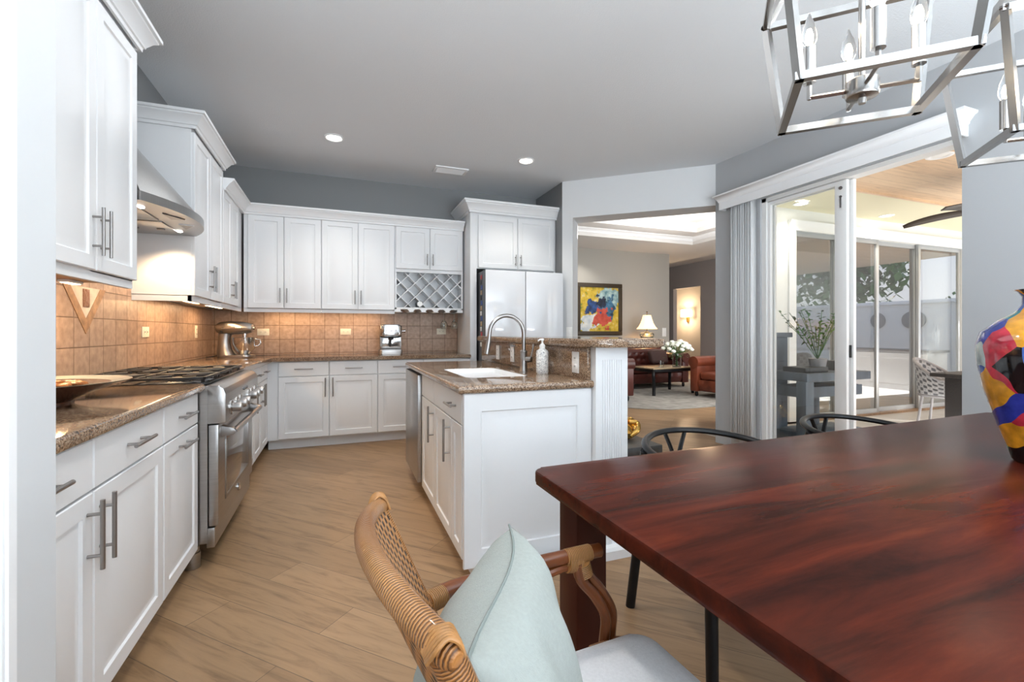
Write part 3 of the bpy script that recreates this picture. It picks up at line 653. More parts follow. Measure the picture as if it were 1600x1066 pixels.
ur = upper_cabinet('tall white wall cabinet just right of the range hood with two doors', (UX, 3.585, 0), ROT_L, 0.815, [(0.0, 0.40, 'R'), (0.40, 0.80, 'L')], z1=2.50, hl=0.19, crownpath=[(-0.005, 0.32), (-0.005, -0.02), (0.815, -0.02), (0.815, 0.32)], crownz=2.515, frieze=0.10)
MB().box(0.0, 0.018, 0.0, 0.325, 1.37, 1.41).build('end_rail', 'white_cabinet', ur)
upper_cabinet('white wall cabinet on the left wall next to the corner, lower than its neighbour', (UX, 4.402, 0), ROT_L, 0.848, [(0.0, 0.305, 'R'), (0.305, 0.61, 'L')], depth=0.325)
UY = 5.25
upper_cabinet('white two door wall cabinet on the back wall beside the left corner', (-0.90, UY, 0), 0, 0.722, [(0.035, 0.365, 'R'), (0.365, 0.72, 'L')])
upper_cabinet('white two door wall cabinet on the back wall left of the wine rack', (-0.176, UY, 0), 0, 0.758, [(0.0, 0.368, 'R'), (0.368, 0.758, 'L')])
# crown running over the corner and the back run
cr = MB().sweep([(UX+0.02, 4.405), (UX+0.02, UY-0.02), (1.372, UY-0.02)], crown, 2.355, side=1)
cr.prism([(UX+0.0, 4.405), (UX+0.02, 4.405), (UX+0.02, UY-0.02), (1.372, UY-0.02), (1.372, UY), (UX, UY)], 2.36, 2.456)
tag(cr.build('crown_molding', 'white_cabinet'), 'white crown moulding turning the corner above the lower back wall cabinets', 'molding')
# wine rack cabinet
wr = thing('wine_cabinet', 'white wall cabinet with a diamond lattice wine rack under two small doors', 'cabinet', (0.584, UY, 0))
wwid = 0.786
mb = MB(); mb.box(0, wwid, 0, 0.325, 1.88, 2.36); mb.box(0, 0.02, 0, 0.325, 1.44, 1.88); mb.box(wwid-0.02, wwid, 0, 0.325, 1.44, 1.88); mb.box(0.019, wwid-0.019, 0, 0.325, 1.425, 1.445); mb.box(0.019, wwid-0.019, 0.17, 0.325, 1.44, 1.881); mb.box(0.019, wwid-0.019, -0.0, 0.02, 1.845, 1.881)
mb.build('body', 'white_cabinet', wr)
for x0, x1, hs in ((0.008, 0.392, 'R'), (0.392, 0.778, 'L')):
    d = MB().door(x0+0.003, x1-0.003, 1.883, 2.356).build('door', 'white_cabinet', wr); MB().handle(x0+0.032 if hs == 'L' else x1-0.032, 1.99, 0.13, True, -0.02).build('handle', 'nickel', d)
def lattice(x0, x1, z0, z1, y0, y1, pitch, wd):
    mb = MB(); w, h = x1-x0, z1-z0
    for sgn in (1, -1):
        c = -h
        while c < w:
            # line x = c + s (z from 0), clipped to the box
            a, b = max(0, -c), min(h, w-c)
            if b-a > 0.03:
                p = [(c+a, a), (c+b, b)]
                if sgn < 0: p = [(q[0], h-q[1]) for q in p]
                (xa, za), (xb, zb) = p; k = wd/2
                poly = [(x0+xa, z0+za-k), (x0+xa, z0+za+k), (x0+xb, z0+zb+k), (x0+xb, z0+zb-k)]
                poly = [(min(max(X, x0), x1), min(max(Z, z0), z1)) for X, Z in poly]
                mb.prism_axis(poly, y0+(0 if sgn > 0 else 0.001), y1+(0 if sgn > 0 else 0.001), axis='y')
            c += pitch
    return mb
lattice(0.02, wwid-0.02, 1.445, 1.845, 0.004, 0.168, 0.164, 0.016).build('lattice', 'white_cabinet', wr)
mb = MB()
for k in range(6):
    x = 0.045+k*0.139; mb.prism_axis([(x-0.045, 1.425), (x-0.02, 1.40), (x-0.042, 1.392), (x+0.042, 1.392), (x+0.02, 1.40), (x+0.045, 1.425)] if 0 < k < 5 else ([(x-0.045, 1.425), (x-0.045, 1.392), (x+0.042, 1.392), (x+0.02, 1.40), (x+0.02, 1.425)] if k == 0 else [(x-0.02, 1.425), (x-0.02, 1.40), (x-0.042, 1.392), (x+0.045, 1.392), (x+0.045, 1.425)]), 0.0, 0.30, axis='y')
mb.build('stemware_rail', 'white_cabinet', wr)
bt = thing('wine_bottle', 'single wine bottle lying in the lattice rack, pale base showing', 'bottle', (0.584+0.283, UY+0.012, 1.488))
MB().lathe([(0.0, 0), (0.036, 0), (0.038, 0.004), (0.038, 0.19), (0.014, 0.24), (0.014, 0.27), (0.0, 0.27)], n=20, axis='y').build('body', 'dark_glass', bt)
MB().lathe([(0.0, -0.004), (0.030, -0.004), (0.030, 0.001), (0, 0.001)], n=20, axis='y').build('base_disc', 'white_plastic', bt)
for gx, lab in ((0.58, 'stemmed wine glass hanging upside down in front of the wall outlet'), (0.705, 'stemmed wine glass hanging upside down nearest the refrigerator panel')):
    g = thing('wine_glass', lab, 'glass', (0.584+gx, UY+0.10, 1.402), 0, 'wine glasses under the rack')
    MB().lathe([(0.0, 0.003), (0.036, 0.002), (0.036, 0.0), (0.006, -0.006), (0.004, -0.02), (0.004, -0.085), (0.012, -0.10), (0.034, -0.125), (0.040, -0.155), (0.036, -0.185), (0.030, -0.20), (0.0285, -0.20), (0.034, -0.185), (0.038, -0.155), (0.032, -0.127), (0.008, -0.104), (0.0, -0.102)], n=20, cap=False).build('bowl', 'clear_glass', g)
# refrigerator surround
rs = thing('refrigerator_cabinet', 'tall white cabinet surround above and beside the refrigerator', 'cabinet', (1.388, 4.99, 0))
mb = MB(); mb.box(0, 0.075, 0, 0.585, 0, 2.60); mb.box(1.05, 1.07, 0, 0.585, 0, 2.60); mb.box(0.074, 1.051, 0, 0.585, 1.89, 2.60); mb.build('body', 'white_cabinet', rs)
for x0, x1, hs in ((0.088, 0.572, 'R'), (0.572, 1.05, 'L')):
    d = MB().door(x0+0.003, x1-0.003, 1.90, 2.50).build('door', 'white_cabinet', rs); MB().handle(x0+0.032 if hs == 'L' else x1-0.032, 2.0, 0.13, True, -0.02).build('handle', 'nickel', d)
MB().sweep([(-0.005, 0.58), (-0.005, -0.02), (1.074, -0.02)], [(a*1.15, b*1.3) for a, b in crown], 2.52, side=1).build('crown', 'white_cabinet', rs)
# refrigerator
rf = thing('refrigerator', 'white glass fronted refrigerator with a dark centre gap', 'refrigerator', (1.492, 4.74, 0))
MB().box(0.0, 0.945, 0.115, 0.78, 0.02, 1.845, 0.004).build('body', 'fridge_side', rf)
for x0, x1, z0, z1 in ((0.0, 0.470, 0.75, 1.85), (0.476, 0.945, 0.75, 1.85), (0.0, 0.470, 0.06, 0.742), (0.476, 0.945, 0.06, 0.742)):
    q = MB().box(x0, x1, 0.012, 0.108, z0, z1, 0.004).build('door', 'fridge_side', rf)
    MB().box(x0+0.001, x1-0.001, 0.0, 0.011, z0+0.001, z1-0.001, 0.002).build('front_panel', 'white_glass', q)
cols = ['magnet_red', 'magnet_blue', 'magnet_white', 'magnet_black', 'magnet_tan']
for k in range(14):
    z = 1.78-k*0.058
    o = MB().box(-0.005, 0.0, -0.028, 0.028, -0.024, 0.024, 0.002).build('refrigerator_magnet', cols[(k*3+k//4) % 5], loc=(1.492, 4.74+0.155+0.012*math.sin(k*2.1), z))
    tag(o, 'small magnet in the column on the left side of the refrigerator', 'magnet', 'refrigerator magnets')
# ---------------------------------------------------------------- worktops and backsplash
def top(name, poly, label, z0=0.876, z1=0.914, bev=0.012):
    return tag(MB().prism(poly, z0, z1, bev, 3).build(name, 'granite'), label, 'countertop')
top('countertop', [(LW+0.002, 1.005), (-0.615, 1.005), (-0.615, 2.622), (LW+0.002, 2.622)], 'brown granite countertop left of the range, carrying the plate')
top('countertop', [(LW+0.002, 3.568), (-0.615, 3.568), (-0.615, 4.945), (1.386, 4.945), (1.386, BW-0.002), (LW+0.002, BW-0.002)], 'brown granite countertop around the corner under the stand mixer and espresso machine')
b1 = thing('backsplash', 'tan tile backsplash along the left wall with a V shaped inlay', 'backsplash', (0, 0, 0))
MB().box(LW, LW+0.008, 1.02, BW-0.002, 0.915, 1.40).build('tiles', 'tile_side', b1)
MB().box(LW, LW+0.008, 2.67, 3.58, 1.40, 1.82).build('upper_tiles', 'tile_side', b1)
X = LW+0.008
def flat(pts, d=0.003, x=X): return [[(x+d, y, z) for y, z in pts], [(x, y, z) for y, z in pts]]
def plate_on_wall(mb, pts, d=0.003):
    a = [mb.bm.verts.new((X+d, y, z)) for y, z in pts]; b = [mb.bm.verts.new((X-0.001, y, z)) for y, z in pts]; n = len(pts)
    mb.bm.faces.new(a); mb.bm.faces.new(list(reversed(b)))
    for i in range(n): mb.bm.faces.new((a[i], a[(i+1) % n], b[(i+1) % n], b[i]))
VC = 3.02; VB = 1.155
mb = MB(); plate_on_wall(mb, [(VC-0.215, 1.40), (VC-0.15, 1.40), (VC, VB+0.08), (VC, VB)]); plate_on_wall(mb, [(VC+0.15, 1.40), (VC+0.215, 1.40), (VC, VB), (VC, VB+0.08)])
mb.build('inlay_band', 'inlay_brown', b1)
mb = MB(); plate_on_wall(mb, [(VC-0.15, 1.40), (VC+0.15, 1.40), (VC, VB+0.08)], 0.002); mb.build('inlay_field', 'inlay_light', b1)
mb = MB(); mb.box(X, X+0.006, VC-0.032, VC+0.032, 1.295, 1.39, 0.002); mb.build('relief_tile', 'inlay_relief', b1)
b2 = MB().box(LW+0.008, 1.386, BW-0.008, BW, 0.915, 1.425).build('backsplash', 'tile_back'); tag(b2, 'tan tile backsplash along the back wall under the wall cabinets', 'backsplash')

def outlet(label, loc, rz, wide=False, m='ivory_plastic', rocker=True):
    t = thing('outlet', label, 'outlet', loc, rz)
    w, h = (0.115, 0.072) if wide else (0.072, 0.115)
    MB().box(-w/2, w/2, -0.006, 0, -h/2, h/2, 0.002).build('plate', m, t)
    mb = MB()
    for s in (-0.022, 0.022):
        cx, cz = (s, 0) if wide else (0, s)
        mb.box(cx-0.014, cx+0.014, -0.008, -0.005, cz-0.014, cz+0.014, 0.002)
    f = mb.build('sockets', m, t)
    mb = MB()
    for s in (-0.022, 0.022):
        cx, cz = (s, 0) if wide else (0, s)
        for e in (-0.005, 0.005): mb.box(cx+e-0.0012, cx+e+0.0012, -0.009, -0.007, cz-0.004, cz+0.005)
    mb.build('slots', 'slot_dark', f)
    return t
outlet('ivory outlet on the left tile wall, behind the cooktop', (LW+0.008, 3.80, 1.165), PI/2, True)
outlet('ivory switch plate on the left tile wall towards the corner', (LW+0.008, 4.98, 1.168), PI/2)
outlet('ivory outlet on the back tile wall beside the stand mixer', (-0.77, BW-0.008, 1.165), 0, True)
outlet('ivory outlet on the back tile wall left of the espresso machine', (0.07, BW-0.008, 1.168), 0, True)
outlet('ivory outlet on the back tile wall under the wine glasses', (1.18, BW-0.008, 1.172), 0, True)
# ---------------------------------------------------------------- under-cabinet lights
def uclight(label, loc, L, rz, e=5):
    t = thing('cabinet_light', label, 'light', loc, rz)
    MB().box(-L/2, L/2, -0.02, 0.02, -0.012, 0.0, 0.003).build('housing', 'white_plastic', t)
    MB().box(-L/2+0.01, L/2-0.01, -0.014, 0.014, -0.0145, -0.0118).build('lens', 'strip_light', t)
    add_light('cabinet_light_glow', 'AREA', (0, 0, -0.018), e, (1.0, 0.66, 0.36), (0, 0, 0), L-0.03, 0.03, parent=t)
uclight('warm strip light under the nearest left wall cabinet', (-1.10, 2.55, 1.391), 0.12, PI/2, 3.5)
uclight('warm strip light under the wall cabinet right of the hood', (-1.06, 4.0, 1.405), 0.6, PI/2, 3.5)
uclight('warm strip light under the left corner wall cabinet', (-1.06, 4.82, 1.405), 0.5, PI/2, 2.5)
uclight('warm strip light under the back wall cabinets by the corner', (-0.45, 5.42, 1.405), 0.6, 0, 1.7)
uclight('warm strip light under the back wall cabinets left of the wine rack', (0.2, 5.42, 1.405), 0.55, 0, 1.4)

# ---------------------------------------------------------------- range hood
hd = thing('range_hood', 'stainless curved range hood between the tall wall cabinets', 'hood', (LW, 3.125, 1.80))
def hood_outline(z, dep, half, bul, n=14):
    pts = [(0.009, -half, z)]
    for i in range(n+1):
        s = -1+2*i/n; pts.append((dep+bul*(1-s*s), s*half, z))
    pts.append((0.009, half, z)); return pts
MB().loft([hood_outline(0.0, 0.36, 0.45, 0.13), hood_outline(0.045, 0.36, 0.45, 0.13)], cap1=False).build('rim', 'steel_brushed_u', hd)
MB().loft([hood_outline(0.044, 0.355, 0.445, 0.125), hood_outline(0.46, 0.135, 0.14, 0.0)], cap0=True).build('canopy', 'steel_brushed_u', hd)
MB().box(0.009, 0.135, -0.14, 0.14, 0.455, 1.12).build('chimney', 'steel_brushed_u', hd)
for s in (-1, 1):
    fl = MB().box(0.03, 0.30, s*0.21-0.19, s*0.21+0.19, -0.008, 0.001, 0.002).build('filter', 'steel_brushed_u', hd)
    mb = MB()
    for q in (0.09, 0.22): mb.box(q, q+0.04, s*0.21-0.01, s*0.21+0.01, -0.016, -0.007, 0.003)
    mb.build('pull', 'dark_steel', fl)
    MB().lathe([(0, -0.004), (0.024, -0.004), (0.026, 0.0), (0, 0.0)], c=(0.30, s*0.30, 0.0), n=20).build('lamp', 'downlight', hd)
    MB().prism([(0.37, s*0.06), (0.37, s*0.20), (0.44, s*0.08)] if s > 0 else [(0.37, s*0.20), (0.37, s*0.06), (0.44, s*0.08)], -0.005, 0.001).build('control_panel', 'dark_steel', hd)
    add_light('hood_lamp_glow', 'SPOT', (0.25, s*0.30, -0.03), 14, (1.0, 0.70, 0.42), (0, 0, 0), spot=2.3, radius=0.03, parent=hd)

# ---------------------------------------------------------------- range
rg = thing('range', 'stainless professional gas range between the left base cabinets', 'range', (FX, 3.094, 0), ROT_L)
# local: x along the run (-0.455..0.455), y- towards the room, z up
RH = 0.474
mb = MB(); mb.box(-RH, RH, 0.0, 0.585, 0.10, 0.905); mb.box(-RH, RH, -0.055, 0.001, 0.125, 0.90); mb.build('body', 'brushed_steel', rg)
mb = MB(); mb.prism_axis([(-0.053, 0.712), (-0.130, 0.712), (-0.133, 0.72), (-0.133, 0.855), (-0.122, 0.885), (-0.10, 0.90), (-0.053, 0.905)], -RH, RH, axis='x', bev=0.003); mb.build('control_panel', 'brushed_steel', rg)
od = MB().box(-RH+0.006, RH-0.006, -0.10, -0.058, 0.205, 0.705, 0.004).build('oven_door', 'brushed_steel', rg)
MB().box(-0.30, 0.30, -0.1025, -0.099, 0.30, 0.61, 0.001).build('window', 'oven_glass', od)
mb = MB()
for x0, x1, z0, z1 in ((-0.325, 0.325, 0.60, 0.622), (-0.325, 0.325, 0.288, 0.31), (-0.325, -0.30, 0.30, 0.61), (0.30, 0.325, 0.30, 0.61)): mb.box(x0, x1, -0.105, -0.098, z0, z1, 0.002)
mb.build('window_frame', 'nickel', od)
mb = MB(); mb.cyl((-0.405, -0.155, 0.655), (0.405, -0.155, 0.655), 0.0155, n=16)
for s in (-0.39, 0.39): mb.prism_axis([(-0.10, 0.632), (-0.155, 0.64), (-0.165, 0.655), (-0.155, 0.672), (-0.10, 0.69)], s-0.02, s+0.02, axis='x', bev=0.003)
mb.build('handle', 'nickel', od)
MB().lathe([(0, 0), (0.022, 0), (0.022, -0.006), (0.018, -0.009), (0, -0.009)], c=(0.0, -0.10, 0.25), n=20, axis='y').build('badge', 'chrome', od)
MB().box(-RH+0.004, RH-0.004, -0.085, -0.05, 0.10, 0.197, 0.003).build('kick_panel', 'brushed_steel', rg)
for k, x in enumerate((-0.36, -0.22, -0.12, 0.12, 0.22, 0.36)):
    kn = MB().lathe([(0, 0), (0.039, 0), (0.039, -0.008), (0.029, -0.012), (0.0, -0.012)], c=(x, -0.132, 0.775), n=24, axis='y').build('knob', 'chrome', rg)
    MB().lathe([(0.023, 0), (0.025, -0.03), (0.022, -0.04), (0, -0.04)], c=(x, -0.143, 0.775), n=24, axis='y').build('knob_grip', 'nickel', kn)
mb = MB()
for x in (-0.04, 0.0, 0.04): mb.lathe([(0, 0), (0.009, 0), (0.009, -0.012), (0, -0.012)], c=(x, -0.132, 0.835), n=12, axis='y')
mb.build('burner_indicator', 'dark_steel', rg)
for x in (-RH+0.045, RH-0.045):
    mb = MB().lathe([(0, 0.0), (0.034, 0.0), (0.036, 0.004), (0.036, 0.075), (0.030, 0.08), (0.030, 0.102), (0, 0.102)], c=(x, 0.02, 0.0), n=24); mb.build('leg', 'brushed_steel', rg)
MB().box(-RH+0.005, RH-0.005, -0.05, 0.55, 0.904, 0.918, 0.003).build('cooktop', 'black_enamel', rg)
for k in range(3):
    x0 = -RH+0.012+k*0.298; x1 = x0+0.288; mb = MB(); z = 0.945
    for y in (-0.04, 0.25, 0.53): mb.box(x0, x1, y-0.008, y+0.008, z-0.012, z, 0.002)
    for x in (x0+0.008, x1-0.008): mb.box(x-0.008, x+0.008, -0.045, 0.537, z-0.014, z-0.001, 0.002)
    for yc in (0.105, 0.39):
        for a in range(4):
            c, s = math.cos(a*PI/2+PI/4), math.sin(a*PI/2+PI/4); xm = (x0+x1)/2
            mb.tube([(xm+0.035*c, yc+0.035*s, z-0.004), (xm+0.165*c*0.88, yc+0.165*s*0.88, z-0.004)], 0.007, 6)
        mb.box((x0+x1)/2-0.006, (x0+x1)/2+0.006, yc-0.14, yc-0.045, z-0.011, z+0.001); mb.box((x0+x1)/2-0.006, (x0+x1)/2+0.006, yc+0.045, yc+0.14, z-0.011, z+0.001)
    for x in (x0+0.02, x1-0.02):
        for y in (-0.03, 0.52): mb.box(x-0.008, x+0.008, y-0.008, y+0.008, 0.917, z-0.01)
    mb.build('grate', 'cast_iron', rg)
    for yc in (0.105, 0.39):
        MB().lathe([(0, 0.917), (0.05, 0.917), (0.048, 0.926), (0.036, 0.928), (0.036, 0.934), (0, 0.936)], c=((x0+x1)/2, yc, 0), n=24).build('burner', 'cast_iron', rg)

# ---------------------------------------------------------------- island
IX = 0.562; IV0, IV1 = 2.075, 3.84   # carcass front plane and run
isl = base_cabinet('white island sink cabinet with one drawer and two tall bar handles', (IX, 3.21, 0), ROT_I, 1.118, doors=[(0.0, 0.46, 'R'), (0.46, 0.90, 'R'), (0.90, 1.115, None)], drawers=[], depth=0.64, name='island_cabinet', toe=0.06, toe_in=0.03)
for ch in list(isl.children):
    if ch.name.startswith('door'):
        for g in list(ch.children): bpy.data.objects.remove(g)
        bpy.data.objects.remove(ch)
for x0, x1, hs in ((0.0, 0.46, 1), (0.46, 0.90, 1), (0.90, 1.112, 0)):
    d = MB().door(x0+0.003, x1-0.003, 0.085, 0.718).build('door', 'white_cabinet', isl)
    if hs: MB().handle(x1-0.035, 0.60, 0.22, True, -0.02).build('handle', 'nickel', d)
MB().door(0.003, 0.44, 0.724, 0.868, flat=True).build('false_front', 'white_cabinet', isl)
d = MB().door(0.446, 1.112, 0.724, 0.868, flat=True).build('drawer', 'white_cabinet', isl)
MB().handle(0.95, 0.80, 0.15, False, -0.02).build('handle', 'nickel', d)
# end panel facing the dining table
ep = MB().door(0.545, 1.231, 0.05, 0.874, y=2.089, t=0.02, fw=0.085)
isp = ep.build('end_panel', 'white_cabinet', None)
isp.parent = isl; isp.matrix_parent_inverse = (Matrix.Translation((IX, 3.21, 0)) @ Matrix.Rotation(ROT_I, 4, 'Z')).inverted()
# skirting around the island foot
sk = MB().sweep([(0.65, 3.2), (0.65, 2.0), (1.228, 2.0)], [(-0.03, 0), (0.012, 0), (0.014, 0.045), (0.004, 0.06), (-0.03, 0.06)], side=-1)
sk_ = sk.build('skirting', 'white_trim', isl); sk_.matrix_parent_inverse = isp.matrix_parent_inverse.copy()
dw = thing('dishwasher', 'stainless dishwasher at the far end of the island', 'dishwasher', (IX, 3.83, 0), ROT_I)
MB().box(0.002, 0.608, 0.0, 0.60, 0.10, 0.868).build('body', 'dark_steel', dw)
MB().box(0.002, 0.608, 0.05, 0.60, 0.0, 0.10).build('kick_panel', 'black_plastic', dw)
dd = MB().box(0.004, 0.606, -0.048, -0.001, 0.105, 0.862, 0.006).build('door', 'brushed_steel', dw)
MB().box(0.03, 0.58, -0.046, -0.004, 0.8615, 0.866).build('control_strip', 'black_plastic', dd)
# raised bar wall with fluted end post
pw = thing('bar_wall', 'white raised bar wall of the island with a fluted end post', 'wall', (1.232, 2.06, 0))
MB().box(0.0, 0.18, 0.0, 1.90, 0.0, 1.085).build('core', 'white_cabinet', pw)
mb = MB()
# fluted face: ridges along x
xs = []; prof = [(0.0, 0.0), (0.0, -0.028)]
x = 0.035
while x < 0.155:
    prof += [(x, -0.028), (x+0.003, -0.024), (x+0.006, -0.024), (x+0.009, -0.028)]; x += 0.014
prof += [(0.193, -0.028), (0.193, 0.0)]
mb.prism(prof, 0.06, 1.02); mb.prism([(0, 0), (0, -0.028), (0.193, -0.028), (0.193, 0)], 1.02, 1.085); mb.prism([(0, 0), (0, -0.030), (0.195, -0.030), (0.195, 0)], 0.0, 0.06)
mb.build('fluted_post', 'white_cabinet', pw)
MB().sweep([(0.0, -0.06), (0.203, -0.06), (0.203, 1.8)], [(-0.03, 0), (0.012, 0), (0.014, 0.045), (0.004, 0.06), (-0.03, 0.06)], side=1).build('skirting', 'white_trim', pw)
MB().box(-0.022, -0.001, 0.02, 1.90, 0.914, 1.085, 0.003).build('granite_backsplash', 'granite', pw)
top('countertop', [(0.515, 2.05), (1.236, 2.05), (1.236, 2.062), (1.209, 2.085), (1.209, 3.93), (0.515, 3.93)][:4] + [(1.209, 3.86), (0.515, 3.86)], 'brown granite island countertop with the white sink', bev=0.014)
ict = bpy.data.objects['countertop.002']
SX0, SX1, SY0, SY1 = 0.655, 1.03, 2.40, 3.09
def rrect(x0, x1, y0, y1, r, n=5):
    out = []
    for cx, cy, a in ((x1-r, y0+r, -PI/2), (x1-r, y1-r, 0), (x0+r, y1-r, PI/2), (x0+r, y0+r, PI)): out += arc(cx, cy, r, a, a+PI/2, n)
    return out
boolean_cut(ict, MB().prism(rrect(SX0, SX1, SY0, SY1, 0.06), 0.8, 1.0))
ict['label'] = 'brown granite island countertop with the white sink'
snk = thing('sink', 'white undermount sink set in the island countertop', 'sink', (0, 0, 0))
mb = MB(); rr = [rrect(SX0+0.0015, SX1-0.0015, SY0+0.0015, SY1-0.0015, 0.06), rrect(SX0+0.002, SX1-0.002, SY0+0.002, SY1-0.002, 0.06), rrect(SX0+0.012, SX1-0.012, SY0+0.012, SY1-0.012, 0.06), rrect(SX0+0.05, SX1-0.05, SY0+0.05, SY1-0.05, 0.06)]
mb.loft([[(x, y, z) for x, y in r] for r, z in zip(rr, (0.8755, 0.909, 0.72, 0.68))], cap0=False)
mb.build('basin', 'porcelain', snk)
MB().lathe([(0, 0), (0.035, 0), (0.035, 0.003), (0, 0.003)], c=((SX0+SX1)/2, 2.75, 0.681)).build('drain', 'chrome', snk)
fc = thing('faucet', 'brushed gooseneck faucet beside the island sink', 'faucet', (1.105, 2.70, 0.914), 0)
mb = MB().lathe([(0, 0), (0.027, 0), (0.027, 0.004), (0.024, 0.01), (0.022, 0.11), (0.024, 0.115), (0.024, 0.13), (0.018, 0.135), (0, 0.135)], n=20); mb.build('base', 'nickel', fc)
pth = [(0, 0, 0.12), (0, 0, 0.24)] + [(-0.115+0.115*math.cos(a), 0.0, 0.24+0.115*math.sin(a)) for a in [PI*k/14 for k in range(1, 15)]]
# the spout leans over the sink, away from the bar
mb = MB().tube(pth+[(-0.236, 0, 0.185)], [0.013]*2+[0.0128]*14+[0.0125], 12); mb.build('spout', 'nickel', fc)
MB().tube([(-0.234, 0, 0.20), (-0.240, 0, 0.165), (-0.249, 0, 0.115)], [0.0145, 0.016, 0.017], 12).build('spray_head', 'nickel', fc)
mb = MB().cyl((0.0, 0.0, 0.075), (0.035, -0.045, 0.078), 0.019, 0.017); mb.tube([(0.030, -0.040, 0.08), (0.040, -0.050, 0.13), (0.045, -0.054, 0.175)], [0.006, 0.006, 0.0075], 8); mb.build('lever', 'nickel', fc)
sd = thing('soap_dispenser', 'white patterned ceramic soap pump bottle by the faucet', 'dispenser', (1.145, 2.50, 0.914))
MB().lathe([(0, 0), (0.034, 0), (0.038, 0.006), (0.038, 0.128), (0.034, 0.14), (0.018, 0.15), (0.016, 0.157), (0, 0.157)], n=28).build('bottle', 'toile_ceramic', sd)
mb = MB().lathe([(0.017, 0.156), (0.018, 0.17), (0.010, 0.18), (0.006, 0.185), (0.006, 0.197), (0.011, 0.2), (0.011, 0.212), (0, 0.213)], n=18); mb.tube([(0, 0, 0.205), (-0.02, -0.01, 0.207), (-0.036, -0.018, 0.198)], 0.0045, 8); mb.build('pump', 'white_plastic', sd)
outlet('white outlet on the granite behind the soap dispenser, nearest the fluted post', (1.209, 2.20, 1.0), -PI/2, False, 'white_plastic')
outlet('white switch on the granite bar backsplash behind the faucet', (1.209, 3.17, 1.0), -PI/2, False, 'white_plastic')
outlet('white outlet on the granite bar backsplash, furthest from the fluted post', (1.209, 3.50, 1.0), -PI/2, False, 'white_plastic')
bar = MB().prism([(1.17, 3.97), (1.17, 2.10)] + arc(1.27, 2.07, 0.10, PI, 1.5*PI, 5)[1:] + [(1.58, 1.97)] + arc(1.58, 2.05, 0.08, -PI/2, 0, 5)[1:] + [(1.66, 3.97)], 1.086, 1.13, 0.014, 3)
tag(bar.build('raised_countertop', 'granite'), 'raised brown granite bar top on the island', 'countertop')
so = thing('light_switch', 'pale switch plate on the wall just right of the refrigerator', 'switch', (*aw(0.085, -0.0), 1.165), math.atan2(ed.y, ed.x))
MB().box(-0.036, 0.036, -0.006, 0, -0.058, 0.058, 0.002).build('plate', 'white_plastic', so); MB().box(-0.012, 0.012, -0.010, -0.005, -0.022, 0.022, 0.002).build('rocker', 'white_plastic', so)

# ---------------------------------------------------------------- counter items
mx_ = thing('stand_mixer', 'silver stand mixer with a steel bowl in the counter corner', 'mixer', (-0.955, 5.16, 0.914), math.radians(-12))
mb = MB(); mb.prism(rrect(-0.15, 0.17, -0.095, 0.095, 0.07), 0.0, 0.028, 0.008); mb.build('base', 'nickel', mx_)
mb = MB(); mb.loft([[(x*0.085*s1-0.095+o, y*0.075*s2, z) for x, y in arc(0, 0, 1, 0, 2*PI, 20)[:-1]] for z, s1, s2, o in ((0.026, 1.05, 1.1, 0.02), (0.08, 0.8, 0.85, 0.0), (0.16, 0.66, 0.75, -0.005), (0.235, 0.72, 0.78, 0.005))]); mb.build('column', 'nickel', mx_)
mb = MB(); mb.loft([[(xx, r*ry*math.cos(a), 0.29+zc+r*math.sin(a)) for a in [2*PI*k/20 for k in range(20)]] for xx, r, ry, zc in ((-0.175, 0.012, 1, 0.0), (-0.168, 0.04, 1, 0.0), (-0.14, 0.058, 1.05, 0.0), (-0.05, 0.066, 1.05, 0.002), (0.05, 0.062, 1.0, 0.002), (0.12, 0.052, 1.0, 0.0), (0.155, 0.040, 1.0, -0.002), (0.162, 0.012, 1, 0))]); mb.build('motor_head', 'nickel', mx_)
MB().lathe([(0, 0), (0.016, 0), (0.016, 0.02), (0, 0.02)], c=(0.16, 0, 0.29), axis='x').build('hub_cap', 'chrome', mx_)
MB().box(-0.10, 0.10, -0.071, -0.066, 0.283, 0.297, 0.002).build('trim_band', 'chrome', mx_)
MB().cyl((0.085, 0, 0.26), (0.085, 0, 0.19), 0.02).build('beater_shaft', 'chrome', mx_)
MB().lathe([(0.0, 0.03), (0.045, 0.03), (0.05, 0.045), (0.085, 0.085), (0.105, 0.14), (0.108, 0.195), (0.111, 0.198), (0.105, 0.195), (0.10, 0.14), (0.08, 0.09), (0, 0.055)], c=(0.085, 0, 0), n=28, cap=False).build('bowl', 'chrome', mx_)
MB().tube([(0.187, 0.0, 0.18), (0.225, 0, 0.175), (0.232, 0, 0.14), (0.21, 0, 0.115), (0.18, 0, 0.11)], 0.007, 8).build('bowl_handle', 'chrome', mx_)
MB().lathe([(0, 0), (0.011, 0), (0.011, -0.014), (0, -0.014)], c=(-0.10, -0.066, 0.255), axis='y').build('speed_knob', 'black_plastic', mx_)
MB().tube(bez([(-0.16, 0.02, 0.03), (-0.21, 0.0, 0.008), (-0.25, -0.03, 0.006), (-0.27, 0.03, 0.006)], 5), 0.004, 6).build('cord', 'black_plastic', mx_)
em = thing('espresso_machine', 'chrome espresso machine on the back counter', 'coffee machine', (0.545, 5.30, 0.914))
mb = MB(); mb.prism(rrect(-0.125, 0.125, -0.06, 0.13, 0.03), 0.0, 0.05, 0.004); mb.build('base', 'brushed_steel', em)
MB().box(-0.118, 0.118, 0.01, 0.13, 0.045, 0.22, 0.008).build('back_panel', 'chrome', em)
mb = MB(); mb.prism(rrect(-0.122, 0.122, -0.07, 0.13, 0.05), 0.205, 0.325, 0.012); mb.build('top_housing', 'chrome', em)
MB().prism(rrect(-0.115, 0.115, -0.063, 0.128, 0.045), 0.198, 0.207).build('shadow_gap', 'black_plastic', em)
